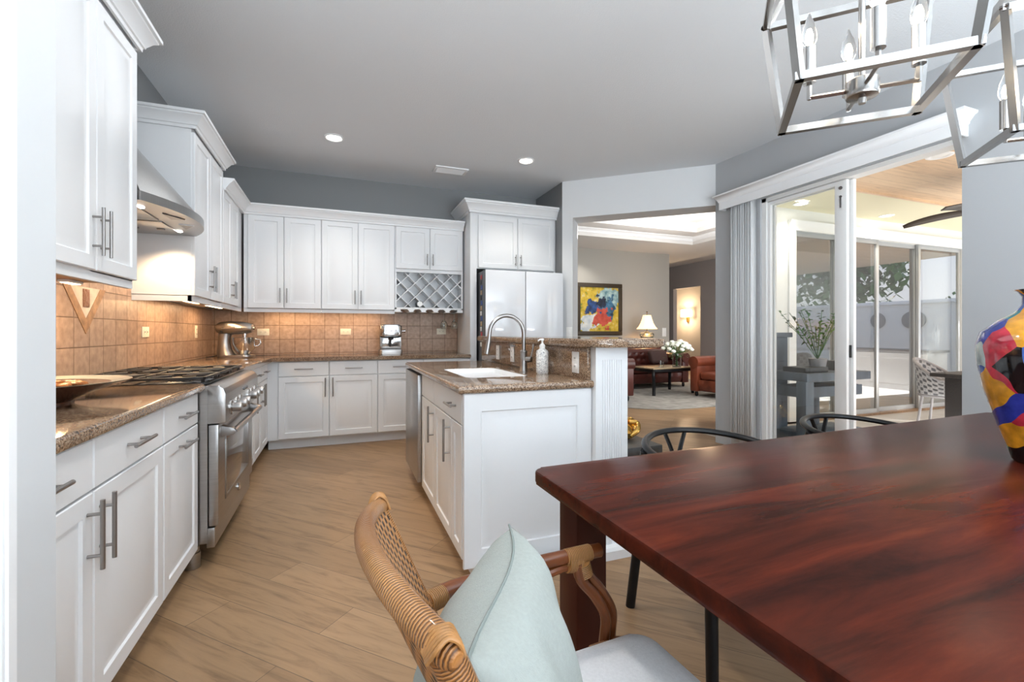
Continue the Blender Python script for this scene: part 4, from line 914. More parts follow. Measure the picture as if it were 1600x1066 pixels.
MB().prism(rrect(-0.10, 0.10, -0.04, 0.12, 0.04), 0.324, 0.337, 0.004).build('cup_tray', 'dark_steel', em)
for x in (-0.06, 0.0, 0.05): MB().lathe([(0, 0), (0.014, 0), (0.014, -0.012), (0, -0.012)], c=(x, -0.068, 0.265), n=16, axis='y').build('button', 'nickel', em)
mb = MB().lathe([(0, 0.165), (0.028, 0.165), (0.03, 0.2), (0, 0.2)], c=(0, -0.02, 0), n=20); mb.tube([(0, -0.04, 0.178), (-0.012, -0.10, 0.155), (-0.02, -0.13, 0.09)], [0.009, 0.011, 0.012], 8); mb.build('portafilter', 'black_plastic', em)
mb = MB().cyl((0.12, 0.02, 0.262), (0.155, 0.02, 0.262), 0.012); mb.lathe([(0, 0), (0.018, 0), (0.018, 0.014), (0, 0.014)], c=(0.15, 0.02, 0.262), axis='x', n=14); mb.build('steam_knob', 'chrome', em)
MB().box(-0.10, 0.10, -0.062, -0.03, 0.048, 0.054).build('drip_tray', 'dark_steel', em)
pl = thing('plate', 'brown ceramic pedestal plate with an orange centre at the left counter', 'plate', (-0.99, 2.07, 0.914))
MB().lathe([(0, 0), (0.10, 0), (0.10, 0.006), (0.115, 0.016), (0.165, 0.038), (0.245, 0.066), (0.262, 0.074), (0.255, 0.074), (0.24, 0.071), (0, 0.052)], n=48).build('dish', 'plate_brown', pl)
MB().lathe([(0.258, 0.0745), (0.262, 0.077), (0.235, 0.0745), (0.16, 0.060), (0.0, 0.0555)], n=48, cap=False).build('glaze', 'plate_cream', pl)
mb = MB()
for k in range(22):
    a = 2*PI*k/22; r = 0.105+0.012*math.sin(k*2.3); mb.ball((r*math.cos(a), r*math.sin(a), 0.064), 0.024, (1, 0.8, 0.42), 8, 6, Matrix.Rotation(a, 3, 'Z'))
mb.lathe([(0, 0.055), (0.10, 0.058), (0.105, 0.064), (0, 0.064)], n=30); mb.build('ring_decoration', 'orange_glaze', pl)
MB().ball((0.0, 0.0, 0.066), 0.05, (1, 1, 0.22), 16, 8).build('center_decoration', 'white_plastic', pl)

# ---------------------------------------------------------------- ceiling fixtures
def downlight(label, loc, e=40, r=0.085):
    t = thing('ceiling_downlight', label, 'light', loc)
    MB().lathe([(r*0.78, 0.0), (r, 0.0), (r, -0.006), (r*0.86, -0.010), (r*0.74, -0.004)], n=28, cap=False).build('trim_ring', 'white_trim', t)
    MB().lathe([(0, -0.003), (r*0.78, -0.003), (r*0.78, 0.0), (0, 0.0)], n=28).build('lens', 'downlight', t)
    if e: add_light('downlight_glow', 'SPOT', (0, 0, -0.03), e, (1.0, 0.93, 0.84), (0, 0, 0), spot=1.9, radius=0.07, parent=t)
    return t
downlight('recessed ceiling light above the left aisle of the kitchen', (-0.044, 4.457, CEIL), 32)
add_light('near_fill_spot', 'SPOT', (0.25, 1.9, CEIL-0.03), 50, (1.0, 0.95, 0.88), (0, 0, 0), spot=1.9, radius=0.08)  # added fill spot over the near end of the kitchen, no fixture
downlight('recessed ceiling light in front of the refrigerator', (1.808, 4.351, CEIL), 30)
vt = thing('ceiling_vent', 'pale louvred air vent in the kitchen ceiling', 'vent', (1.14, 4.90, CEIL))
mb = MB()
for x0, x1, y0, y1 in ((-0.18, 0.18, -0.10, -0.075), (-0.18, 0.18, 0.075, 0.10), (-0.18, -0.15, -0.076, 0.076), (0.15, 0.18, -0.076, 0.076)): mb.box(x0, x1, y0, y1, -0.012, 0.0, 0.002)
mb.build('frame', 'white_trim', vt); MB().box(-0.151, 0.151, -0.076, 0.076, -0.003, -0.0005).build('duct', 'vent_dark', vt)
mb = MB()
for k in range(7):
    y = -0.063+k*0.021; mb.prism_axis([(y-0.007, -0.003), (y-0.006, -0.002), (y+0.007, -0.011), (y+0.006, -0.012)], -0.15, 0.15, axis='x')
mb.build('louvres', 'vertical_blind', vt)

# ---------------------------------------------------------------- dining table
TZ = 0.76
tb = thing('dining_table', 'large dark red mahogany dining table in the foreground', 'table', (0.535, 1.243, 0), math.radians(1.2))
TL, TWD = 2.55, 1.06
def trr(): return rrect(0, TL, -TWD, 0, 0.03)
MB().prism(trr(), TZ-0.038, TZ, 0.008, 3).build('tabletop', 'mahogany', tb)
mb = MB(); mb.box(0.055, TL-0.055, -TWD+0.055, -0.055, TZ-0.072, TZ-0.037); mb.build('apron', 'mahogany_dark', tb)
for x in (0.063, TL-0.055-0.095):
    for y in (-0.155, -TWD+0.055):
        MB().box(x, x+0.095, y, y+0.10, 0, TZ-0.06, 0.004).build('leg', 'mahogany_dark', tb)
# ---------------------------------------------------------------- vase
vs = thing('vase', 'tall painted vase in bright colour patches on the dining table', 'vase', (2.03, 0.722, TZ))
MB().lathe([(0, 0.0), (0.068, 0.0), (0.075, 0.006), (0.082, 0.03), (0.11, 0.12), (0.138, 0.22), (0.154, 0.31), (0.157, 0.36), (0.146, 0.405), (0.108, 0.44), (0.07, 0.465), (0.054, 0.49), (0.052, 0.515), (0.062, 0.532), (0.072, 0.537), (0.066, 0.539), (0.046, 0.52), (0.042, 0.49), (0.0, 0.47)], n=48).build('body', 'painted_glass', vs)

# ---------------------------------------------------------------- rattan armchair
rc = thing('rattan_armchair', 'woven rattan armchair with a pale grey seat at the near table corner', 'chair', (0.42, 0.64, 0), math.radians(3))
# local origin at the seat centre: +x towards the table, y across
CH = 0.24     # half width
def back_pt(s, t):
    # s -1(near)..1(far), t 0 (seat) .. 1 (top)
    z = 0.46+t*0.42; u = -0.172-0.172*t - 0.043*(1-s*s)*(0.4+0.6*t)
    zz = z + 0.02*(1-s*s)*t - 0.010*(1+s)*t
    return Vector((u, s*(0.228-0.020*t)-0.005, zz))
bk = thing('backrest', None, None); bk.parent = rc
NS, NT = 18, 14
for side, nm, off in ((1, 'front_weave', 0.0105), (-1, 'rear_weave', -0.0105)):
    mb = MB(); G = [[None]*(NS+1) for _ in range(NT+1)]
    for j in range(NT+1):
        for i in range(NS+1):
            p = back_pt((-1+2*i/NS)*1.03, j/NT); G[j][i] = mb.bm.verts.new(p+Vector((off, 0, 0)))
    for j in range(NT):
        for i in range(NS):
            f = mb.bm.faces.new((G[j][i], G[j][i+1], G[j+1][i+1], G[j+1][i]))
            for lp, (ii, jj) in zip(f.loops, ((i, j), (i+1, j), (i+1, j+1), (i, j+1))): lp[mb.uv].uv = (ii/NS*0.48, jj/NT*0.44)
    mb.build(nm, 'cane_weave', bk)
pth = [back_pt(-1, t) for t in (0, 0.2, 0.4, 0.6, 0.8, 0.92)]
pth += [back_pt(-1+2*i/20, 1.0) for i in range(0, 21)]
tr = MB(); tr.tube([back_pt(-1.10, 1.0), back_pt(-1.085, 1.0), back_pt(-1.05, 1.0)]+[back_pt(-1+2*i/20, 1.0) for i in range(21)]+[back_pt(1.05, 1.0), back_pt(1.085, 1.0), back_pt(1.10, 1.0)], [0.005, 0.011, 0.0145]+[0.0155-0.0015*i/20 for i in range(21)]+[0.013, 0.010, 0.005], 14); tr.build('top_rail', 'cane_wrap', bk)
for s in (-1, 1):
    MB().tube([back_pt(s, t) for t in (-0.05, 0.2, 0.4, 0.6, 0.8, 0.985)], 0.0165 if s < 0 else 0.0115, 14).build('stile', 'cane_wrap', bk)
    # crossed binding cap on each top corner
    mb = MB(); c = back_pt(s, 1.0)+Vector((0, s*0.004, 0))
    for k in range(6):
        a = -0.8+k*0.32; mb.tube(bez([c+Vector((-0.017, s*0.010*a, -0.004)), c+Vector((-0.010, s*0.016*a+0.004*s, 0.012)), c+Vector((0.0, s*0.012*a+0.006*s, 0.018)), c+Vector((0.010, s*0.016*a+0.004*s, 0.012)), c+Vector((0.017, s*0.010*a, -0.006))], 3), 0.0024, 8)
    mb.build('corner_binding', 'cane_plain', bk)
# arms: rail, second pole below, S-curved front supports, seat rail, legs
for s in (-1, 1):
    y = s*(CH+0.018)
    MB().tube(bez([(-0.252, s*0.222, 0.66), (-0.20, y, 0.655), (0.0, y+s*0.02, 0.655), (0.168, y+s*0.022, 0.652)], 5), 0.0155, 12).build('arm_rail', 'rattan_pole', rc)
    mb = MB(); mb.tube(bez([(-0.05, y+s*0.012, 0.616), (0.05, y+s*0.02, 0.630), (0.10, y+s*0.022, 0.628)], 5), 0.010, 10)
    sp_ = [(0.118, 0.640), (0.128, 0.60), (0.165, 0.555), (0.195, 0.50), (0.192, 0.445), (0.19, 0.41)]
    mb.tube(bez([(xx-0.018, y+s*0.012, zz) for xx, zz in sp_], 5), 0.0125, 10); mb.tube(bez([(xx+0.008, y+s*0.024, zz) for xx, zz in sp_], 5), 0.0125, 10)
    mb.build('arm_support', 'rattan_pole', rc)
    mb = MB(); mb.tube([(0.075, y+s*0.022, 0.652), (0.140, y+s*0.022, 0.652)], 0.0185, 12); mb.tube([(0.078, y+s*0.022, 0.640), (0.112, y+s*0.022, 0.634)], 0.022, 12); mb.tube([(0.114, y+s*0.018, 0.636), (0.122, y+s*0.018, 0.606)], 0.021, 12)
    mb.build('binding', 'cane_binding', rc)
    mb = MB(); mb.tube([(-0.256, s*0.222, 0.66), (-0.222, s*0.240, 0.657)], 0.020, 12)
    mb.build('binding', 'cane_binding', rc); mb = MB()
    mb.tube([(0.13, y-s*0.004, 0.437), (0.175, y-s*0.004, 0.437)], 0.0155, 12)
    mb.build('binding', 'cane_binding', rc)
    MB().tube([(-0.22, y-s*0.02, 0.437), (0.24, y-s*0.004, 0.437)], 0.0125, 10).build('seat_rail', 'rattan_pole', rc)
    MB().tube([(0.20, y-s*0.01, 0.45), (0.205, y, 0.0)], 0.0155, 12).build('leg', 'rattan_pole', rc)
    MB().tube([(-0.172, s*0.228, 0.47), (-0.20, s*0.23, 0.0)], 0.0155, 12).build('leg', 'rattan_pole', rc)
mb = MB(); mb.tube([(-0.18, -0.24, 0.437), (-0.18, 0.24, 0.437)], 0.0125, 10); mb.tube([(0.225, -0.25, 0.437), (0.225, 0.25, 0.437)], 0.0125, 10); mb.build('cross_rail', 'rattan_pole', rc)
mb = MB(); mb.loft([[(x+0.012, y, z) for x, y in rrect(-0.185+i, 0.255-i, -0.245+i, 0.245-i, 0.05)] for i, z in ((0.012, 0.425), (0.0, 0.44), (0.0, 0.455), (0.012, 0.470), (0.04, 0.480), (0.10, 0.486))]); mb.build('seat_cushion', 'grey_fabric', rc)

# pillow leaning on the chair back
plw = thing('pillow', 'sage green square pillow leaning on the rattan armchair', 'pillow', (0.26, 0.60, 0.486))
def sway(a, b): return 0.016*math.sin(2.6*a+0.5)*max(0, b)**2 + 0.010*math.sin(3.1*b)*a*a
def pillow_mesh():
    mb = MB(); N = 26; H_ = 0.175; G = {}
    for sd_ in (1, -1):
        for i in range(N+1):
            for j in range(N+1):
                a, b = -1+2*i/N, -1+2*j/N
                e = (1-abs(a)**2.2)*(1-abs(b)**2.2)
                th = (0.075 if sd_ > 0 else 0.15)*max(0, e)**0.45
                pin = 1-0.07*(1-abs(a)**2)*abs(b)**6; pin2 = 1-0.07*(1-abs(b)**2)*abs(a)**6
                wr = 0.006*math.sin(9*a+3*b)*e + 0.012*math.sin(5*b-7*a+1)*e*(1-e) + sway(a, b)
                G[sd_, i, j] = mb.bm.verts.new((sd_*(th)+wr, a*H_*pin2, b*H_*pin))
        for i in range(N):
            for j in range(N): mb.bm.faces.new((G[sd_, i, j], G[sd_, i+1, j], G[sd_, i+1, j+1], G[sd_, i, j+1]))
    bmesh.ops.remove_doubles(mb.bm, verts=mb.bm.verts, dist=0.0008)
    return mb
av = Vector((0.43, 0.90, 0)).normalized(); nv = Vector((av.y, -av.x, 0)); bv = (Vector((0, 0, 0.97))-nv*0.25).normalized(); nv = av.cross(bv).normalized()
PR = Matrix((( nv.x, av.x, bv.x, 0), (nv.y, av.y, bv.y, 0), (nv.z, av.z, bv.z, 0), (0, 0, 0, 1)))
PC = Vector((0.29, 0.78, 0.805))-av*0.17-bv*0.17-Vector((0.26, 0.60, 0.486))
def place(o): o.matrix_local = Matrix.Translation(PC) @ PR
pb = pillow_mesh().build('cover', 'sage_fabric', plw, smooth=80); place(pb)
q = 0.1752; mb = MB(); pts = []
for k in range(4):
    for i in range(16):
        a = -1+2*i/16; pin = 1-0.07*(1-a*a)
        p = [(a*q, -q*pin), (q*pin, a*q), (-a*q, q*pin), (-q*pin, -a*q)][k]; pts.append((sway(p[0]/q, p[1]/q), p[0], p[1]))
mb.tube(pts, 0.0022, 6, closed=True); sm_ = mb.build('seam', 'seam_fabric', plw); place(sm_)

# ---------------------------------------------------------------- black round-back chairs
def black_chair(label, loc, rz):
    t = thing('dining_chair', label, 'chair', loc, rz, 'black dining chairs')
    R = 0.27; pts = []
    for k in range(25):
        a = math.radians(-8)+math.radians(196)*k/24
        back = max(0, math.sin(a)); pts.append((R*math.cos(a)*1.0, R*math.sin(a), 0.700+0.028*back**1.2))
    pts = [(pts[0][0]-0.009, pts[0][1]-0.085, 0.680), (pts[0][0]-0.004, pts[0][1]-0.06, 0.692)]+pts+[(pts[-1][0]+0.004, pts[-1][1]-0.06, 0.692), (pts[-1][0]+0.009, pts[-1][1]-0.085, 0.680)]
    MB().tube(pts, 0.0155, 12, sy=0.8).build('arm_rail', 'black_paint', t)
    MB().tube([(0, 0.245, 0.46), (0.0, 0.255, 0.58)], 0.016, 8, sy=0.6).build('splat', 'black_paint', t)
    for s in (-1, 1): MB().tube(bez([(0.0, 0.252, 0.57), (s*0.02, 0.256, 0.64), (s*0.052, 0.264, 0.722)], 5), 0.012, 8, sy=0.6).build('splat_fork', 'black_paint', t)
    mb = MB(); mb.loft([[(x, y, z) for x, y in rrect(-0.245+i, 0.245-i, -0.235+i, 0.215-i, 0.08)] for i, z in ((0.01, 0.425), (0.0, 0.43), (0.0, 0.45), (0.01, 0.455))]); mb.build('seat', 'black_paint', t)
    for s in (-1, 1):
        MB().tube(bez([(s*0.262, 0.09, 0.700), (s*0.235, 0.16, 0.56), (s*0.215, 0.19, 0.44), (s*0.235, 0.245, 0.0)], 6), 0.020, 12).build('leg', 'black_paint', t)
        MB().tube([(s*0.215, -0.215, 0.45), (s*0.225, -0.235, 0.0)], [0.022, 0.020], 12).build('leg', 'black_paint', t)
    return t
black_chair('black round backed chair across the table, in front of the living room opening', (1.375, 1.37, 0), math.radians(-4))
black_chair('black round backed chair across the table, in front of the sliding door', (2.31, 1.38, 0), math.radians(-4))

# ---------------------------------------------------------------- lantern pendants
def lantern(label, loc):
    t = thing('lantern_pendant', label, 'pendant', loc, math.radians(45), 'lantern pendants over the table')
    zb, zs, zt = 0.0, 0.345, 0.56; hb, hs, ht = 0.160, 0.198, 0.055; w = 0.0095
    def bar(name, pts):
        mb = MB()
        for a, b in pts:
            a, b = Vector(a), Vector(b); d = (b-a).normalized(); a = a-d*w*0.9; b = b+d*w*0.9
            ref = Vector((0, 0, 1)) if abs(d.z) < 0.8 else Vector((a.x, a.y, 0)).normalized()
            x = (ref-d*ref.dot(d)).normalized()*w; y = d.cross(x).normalized()*w
            mb.loft([[tuple(p+x+y), tuple(p-x+y), tuple(p-x-y), tuple(p+x-y)] for p in (a, b)])
        mb.build(name, 'polished_nickel', t, smooth=20)
    def sq(h, z): return [(h, h, z), (-h, h, z), (-h, -h, z), (h, -h, z)]
    b, s, tp = sq(hb, zb), sq(hs, zs), sq(ht, zt)
    for nm, q in (('bottom_frame', b), ('shoulder_frame', s), ('top_frame', tp)): bar(nm, [(q[k], q[(k+1) % 4]) for k in range(4)])
    for k in range(4): bar('post', [(b[k], s[k])]); bar('top_arm', [(s[k], tp[k])])
    H0 = -0.028
    mb = MB().lathe([(0, 0.005+H0), (0.008, 0.005+H0), (0.010, 0.018+H0), (0.034, 0.022+H0), (0.036, 0.026+H0), (0.036, 0.062+H0), (0.030, 0.066+H0), (0, 0.066+H0)], n=24); mb.build('hub', 'polished_nickel', t)
    MB().cyl((0, 0, 0.06+H0), (0, 0, zt+0.02), 0.0075, n=12).build('stem', 'polished_nickel', t)
    MB().cyl((0, 0, zt+0.01), (0, 0, CEIL-loc[2]-0.02), 0.006, n=10).build('hanging_rod', 'polished_nickel', t)
    MB().lathe([(0, CEIL-loc[2]-0.025), (0.06, CEIL-loc[2]-0.022), (0.06, CEIL-loc[2]), (0, CEIL-loc[2])], n=24).build('canopy', 'polished_nickel', t)
    for k in range(4):
        a = k*PI/2+0.03; c, s_ = math.cos(a), math.sin(a); r = 0.115
        mb = MB(); mb.tube([(0.03*c, 0.03*s_, 0.042+H0), (r*c, r*s_, 0.042+H0)], 0.006, 4); mb.tube([(r*c, r*s_, 0.037+H0), (r*c, r*s_, 0.085+H0)], 0.006, 4); mb.build('arm', 'polished_nickel', t, smooth=20)
        cn = MB().lathe([(0, 0.08+H0), (0.015, 0.08+H0), (0.0145, 0.085+H0), (0.0145, 0.175+H0), (0, 0.175+H0)], c=(r*c, r*s_, 0), n=18).build('candle_sleeve', 'polished_nickel', t)
        MB().lathe([(0.009, 0.174+H0), (0.017, 0.19+H0), (0.0185, 0.205+H0), (0.014, 0.232+H0), (0.006, 0.254+H0), (0.002, 0.266+H0), (0.0, 0.267+H0)], c=(r*c, r*s_, 0), n=18, cap=False).build('bulb', 'candle_glass', cn)
        MB().lathe([(0, 0.180+H0), (0.007, 0.186+H0), (0.008, 0.205+H0), (0.004, 0.222+H0), (0, 0.224+H0)], c=(r*c, r*s_, 0), n=12).build('filament', 'bulb_warm', cn)
    add_light('lantern_glow', 'POINT', (0, 0, 0.22+H0), 3, (1.0, 0.84, 0.62), radius=0.1, parent=t)
    return t
lantern('nickel open cage lantern hanging over the near end of the table', (1.25, 0.77, 1.772))
lantern('nickel open cage lantern partly cut by the right edge of the view', (2.11, 0.735, 1.772))

# ---------------------------------------------------------------- living room
rgm = MB().prism([(4.25, 5.75), (4.6, 5.5), (8.2, 5.5), (8.2, 8.9), (4.0, 8.9), (4.0, 6.0)], 0.0, 0.012, 0.003, 1); tag(rgm.build('rug', 'rug'), 'grey patterned area rug under the leather seating', 'rug')
def tufted(mb, x0, x1, z0, z1, y, thick, nx, nz, back_y=None):
    # a buttoned panel facing -y
    NX, NZ = nx*6, nz*6; G = []
    for j in range(NZ+1):
        row = []
        for i in range(NX+1):
            fx, fz = i/NX*nx, j/NZ*nz
            d = 1.0
            for bx in range(-1, nx+2):
                for bz in range(0, nz+1):
                    cx = bx+(0.5 if bz % 2 else 0); dd = math.hypot(fx-cx, (fz-bz)); d = min(d, dd/0.5)
            yy = y-thick*(min(1, d)**0.7)
            row.append(mb.bm.verts.new((x0+(x1-x0)*i/NX, yy, z0+(z1-z0)*j/NZ)))
        G.append(row)
    for j in range(NZ):
        for i in range(NX): mb.bm.faces.new((G[j][i], G[j][i+1], G[j+1][i+1], G[j+1][i]))
def chesterfield(label, cat, name, loc, rz, w, m, d=0.92):
    t = thing(name, label, cat, loc, rz)
    aw_ = 0.20
    mb = MB(); mb.box(-w/2+aw_-0.01, w/2-aw_+0.01, -d/2+0.04, d/2-0.1, 0.10, 0.30, 0.02); mb.build('base', m, t)
    mb = MB(); tufted(mb, -w/2+aw_, w/2-aw_, 0.12, 0.30, -d/2+0.035, 0.03, max(3, int((w-0.4)/0.2)), 1); mb.build('front_panel', m, t)
    n = max(1, round((w-2*aw_)/0.65)); cw = (w-2*aw_)/n
    for k in range(n):
        MB().box(-w/2+aw_+k*cw+0.004, -w/2+aw_+(k+1)*cw-0.004, -d/2+0.03, d/2-0.2, 0.301, 0.44, 0.045, 4).build('seat_cushion', m, t)
    mb = MB(); mb.box(-w/2+aw_-0.02, w/2-aw_+0.02, d/2-0.20, d/2-0.02, 0.10, 0.70, 0.03); tufted(mb, -w/2+aw_, w/2-aw_, 0.42, 0.70, d/2-0.20, 0.04, max(3, int((w-0.4)/0.17)), 2)
    mb.cyl((-w/2+aw_*0.5, d/2-0.13, 0.70), (w/2-aw_*0.5, d/2-0.13, 0.70), 0.095, n=20); mb.build('backrest', m, t)
    for s in (-1, 1):
        mb = MB(); x = s*(w/2-aw_/2); mb.box(x-aw_/2+0.02, x+aw_/2-0.02, -d/2, d/2-0.03, 0.09, 0.62, 0.02); mb.cyl((x, -d/2-0.012, 0.61), (x, d/2-0.05, 0.61), 0.105, n=22); mb.build('arm', m, t)
        for y in (-d/2+0.08, d/2-0.10): MB().lathe([(0, 0), (0.022, 0), (0.03, 0.03), (0.03, 0.06), (0.022, 0.095), (0, 0.095)], c=(x, y, 0), n=14).build('foot', 'black_paint', t)
    return t
RZ0 = 0.0125
chesterfield('dark brown buttoned leather sofa behind the coffee table', 'sofa', 'sofa', (5.95, 8.12, RZ0), math.radians(0), 1.95, 'leather_dark')
chesterfield('dark leather armchair half hidden by the fluted island post', 'armchair', 'armchair', (4.20, 6.88, RZ0), math.radians(80), 0.98, 'leather_dark')
chesterfield('reddish brown leather armchair at the right side of the living room opening', 'armchair', 'armchair', (6.47, 6.16, RZ0), math.radians(-82), 1.0, 'leather_brown')
th = MB(); th.box(-0.24, 0.24, -0.07, 0.07, -0.15, 0.15, 0.06, 4); o = th.build('throw_pillow', 'pillow_dark', loc=(6.42, 8.05, 0.625)); o.rotation_euler = (-0.3, 0, 0.1); tag(o, 'dark brown throw pillow on the right of the leather sofa', 'pillow')
ct = thing('coffee_table', 'low coffee table with black curved legs in front of the sofa', 'table', (5.76, 7.10, RZ0), math.radians(4))
MB().box(-0.52, 0.52, -0.34, 0.34, 0.475, 0.495, 0.006).build('tabletop', 'table_edge_gold', ct)
mb = MB(); mb.box(-0.49, 0.49, -0.31, 0.31, 0.42, 0.476, 0.004); mb.build('apron', 'black_paint', ct)
for sx in (-1, 1):
    for sy in (-1, 1):
        front = (sx == 1 and sy == -1)
        MB().tube(bez([(sx*0.46, sy*0.28, 0.46), (sx*0.50, sy*0.32, 0.36), (sx*0.465, sy*0.29, 0.16), (sx*0.475, sy*0.30, 0.0)], 5), [0.045]*4+[0.036]*4+[0.026]*4+[0.024]*4 if False else 0.03, 10).build('leg', 'black_paint', ct)
fv = thing('flower_vase', 'clear glass vase of white roses on the coffee table', 'vase', (5.95, 6.92, RZ0+0.496))
MB().lathe([(0, 0), (0.075, 0), (0.08, 0.004), (0.085, 0.25), (0.08, 0.25), (0.075, 0.01), (0, 0.01)], n=24, cap=False).build('vase', 'clear_glass', fv)
mb = MB(); flowers = []
for k in range(34):
    a = k*2.4; r = 0.035+0.245*math.sqrt((k+0.5)/34); z = 0.50-0.75*(r*r)*3.0+random.uniform(-0.025, 0.03)
    p = (r*math.cos(a), r*math.sin(a), z); flowers.append(p); mb.tube([(0.02*math.cos(a+2), 0.02*math.sin(a+2), 0.02), (0.03*math.cos(a), 0.03*math.sin(a), 0.25), p], 0.004, 5)
mb.build('stems', 'stem_green', fv)
for p in flowers:
    mb = MB()
    for k in range(9):
        a = k*2.4; rr_ = 0.018+0.002*k if k else 0.0
        mb.ball((p[0]+rr_*0.7*math.cos(a), p[1]+rr_*0.7*math.sin(a), p[2]+0.012-0.003*k), 0.026, (1, 1, 0.85), 8, 6)
    mb.build('rose', 'petal_white', fv)
mb = MB()
for k in range(150):
    a = random.uniform(0, 2*PI); r = random.uniform(0.05, 0.23); z = random.uniform(0.22, 0.46)-r*0.35
    c = Vector((r*math.cos(a), r*math.sin(a), z)); d = Vector((math.cos(a), math.sin(a), random.uniform(-0.4, 0.6))).normalized(); sdv = d.cross(Vector((0, 0, 1))).normalized()*0.018; L = 0.055
    mb.face([c, c+d*L*0.5+sdv, c+d*L, c+d*L*0.5-sdv])
f = mb.build('leaves', 'leaf_green', fv); 
gl = thing('glass_tumbler', 'small glass holder beside the flower vase on the coffee table', 'glass', (5.62, 6.95, RZ0+0.496))
MB().lathe([(0, 0), (0.04, 0), (0.045, 0.12), (0.04, 0.12), (0.036, 0.01), (0, 0.01)], n=20, cap=False).build('body', 'clear_glass', gl)
cs = thing('console_table', 'dark console table behind the leather sofa', 'table', (6.4, 9.0, 0))
MB().box(-0.9, 0.9, -0.2, 0.2, 0.78, 0.82, 0.004).build('tabletop', 'mahogany_dark', cs)
for sx in (-1, 1):
    for sy in (-1, 1): MB().box(sx*0.86-0.025, sx*0.86+0.025, sy*0.16-0.025, sy*0.16+0.025, 0, 0.781).build('leg', 'mahogany_dark', cs)
lp = thing('table_lamp', 'table lamp with a warm bell shade and rounded grey base', 'lamp', (6.86, 9.0, 0.82))
MB().lathe([(0, 0), (0.10, 0), (0.10, 0.02), (0.075, 0.05), (0.11, 0.11), (0.155, 0.17), (0.15, 0.23), (0.09, 0.29), (0.06, 0.31), (0.05, 0.36), (0, 0.36)], n=28).build('base', 'lamp_base', lp)
for s in (-1, 1): MB().tube(bez([(s*0.14, 0, 0.23), (s*0.19, 0, 0.26), (s*0.17, 0, 0.31), (s*0.07, 0, 0.31)], 5), 0.014, 8).build('base_handle', 'lamp_base', lp)
MB().cyl((0, 0, 0.355), (0, 0, 0.80), 0.008).build('stem', 'bronze_frame', lp)
MB().lathe([(0.245, 0.42), (0.20, 0.47), (0.15, 0.56), (0.115, 0.66), (0.095, 0.74), (0.09, 0.745), (0.11, 0.655), (0.145, 0.555), (0.195, 0.465), (0.24, 0.418)], n=12, cap=False).build('shade', 'lamp_shade', lp, smooth=20)
MB().ball((0, 0, 0.82), 0.018).build('finial', 'bronze_frame', lp)
add_light('table_lamp_glow', 'POINT', (0, 0, 0.58), 18, (1.0, 0.66, 0.36), radius=0.05, parent=lp)
# painting
painting_material(1.25, 1.25)
pt = thing('painting', 'framed abstract painting in yellow, blue and red on the living room wall', 'painting', (5.85, 9.5, 1.085))
mb = MB()
for x0, x1, z0, z1 in ((-0.63, 0.63, 0, 0.10), (-0.63, 0.63, 1.15, 1.25), (-0.63, -0.53, 0.099, 1.151), (0.53, 0.63, 0.099, 1.151)): mb.box(x0, x1, -0.05, -0.002, z0, z1, 0.012)
mb.build('frame', 'bronze_frame', pt)
mb = MB(); mb.box(-0.535, 0.535, -0.025, -0.003, 0.095, 1.155); mb.build('canvas', 'canvas_paint', pt)
ls_ = thing('light_switch', 'white switch plate near the corner of the living room wall', 'switch', (7.77, 9.5, 1.16))
MB().box(-0.06, 0.06, -0.006, 0, -0.11, 0.11, 0.002).build('plate', 'white_plastic', ls_); MB().box(-0.02, 0.02, -0.012, -0.005, -0.04, 0.04, 0.002).build('rocker', 'white_plastic', ls_)
sc = thing('wall_sconce', 'glowing glass wall sconce in the hall niche', 'lamp', (10.35, 11.5, 1.62), -PI/2)
MB().box(-0.05, 0.05, -0.04, 0, -0.14, 0.10, 0.01).build('backplate', 'gold', sc)
mb = MB()
for k in range(5): mb.box(-0.21+k*0.084, -0.21+k*0.084+0.074, -0.13, -0.05, 0.02, 0.26, 0.015)
mb.build('shade', 'sconce_glass', sc)
add_light('sconce_glow', 'POINT', (0, -0.22, 0.14), 60, (1.0, 0.72, 0.45), radius=0.08, parent=sc)
# dark stone slab with a gold sculpture
sl_ = tag(MB().box(-0.36, 0.36, -0.30, 0.30, 0, 0.08, 0.006).build('stone_plinth', 'black_stone', loc=(2.55, 3.88, 0)), 'dark stone slab on the floor behind the island, beside the living room opening', 'plinth')
gs = thing('sculpture', 'twisted gold sculpture standing on the dark stone slab', 'sculpture', (2.69, 3.93, 0.08))
mb = MB(); mb.lathe([(0, 0), (0.07, 0.0), (0.12, 0.03), (0.135, 0.08), (0.10, 0.13), (0.055, 0.16), (0.03, 0.19), (0.022, 0.24), (0.03, 0.26), (0.0, 0.26)], n=20)
mb.tube(bez([(0.11, 0, 0.05), (0.16, 0.03, 0.11), (0.12, 0.02, 0.18), (0.04, 0, 0.17)], 6), 0.03, 10); mb.tube(bez([(0.02, -0.11, 0.05), (0.10, -0.12, 0.10), (0.14, -0.06, 0.16), (0.07, -0.02, 0.17)], 6), 0.025, 10)
mb.build('body', 'gold', gs)
add_light('living_fill_spot', 'SPOT', (5.2, 8.9, LC-0.03), 40, (1, 0.95, 0.88), (0, 0, 0), spot=2.2, radius=0.07); add_light('living_fill_spot', 'SPOT', (8.7, 7.5, LC-0.03), 40, (1, 0.95, 0.88), (0, 0, 0), spot=2.2, radius=0.07)  # added fill spots for the living room, no fixtures
for x, y in ((6.0, 6.6),): add_light('tray_fill', 'AREA', (x, y, LC-0.25), 30, (1, 0.95, 0.9), (PI, 0, 0), 1.8, 1.8)  # added lamp facing up to brighten the tray ceiling
cu = thing('curtain', 'white curtain hanging inside the right panel of the lanai sliding door', 'curtain', (9.08, LV+0.20, 0))
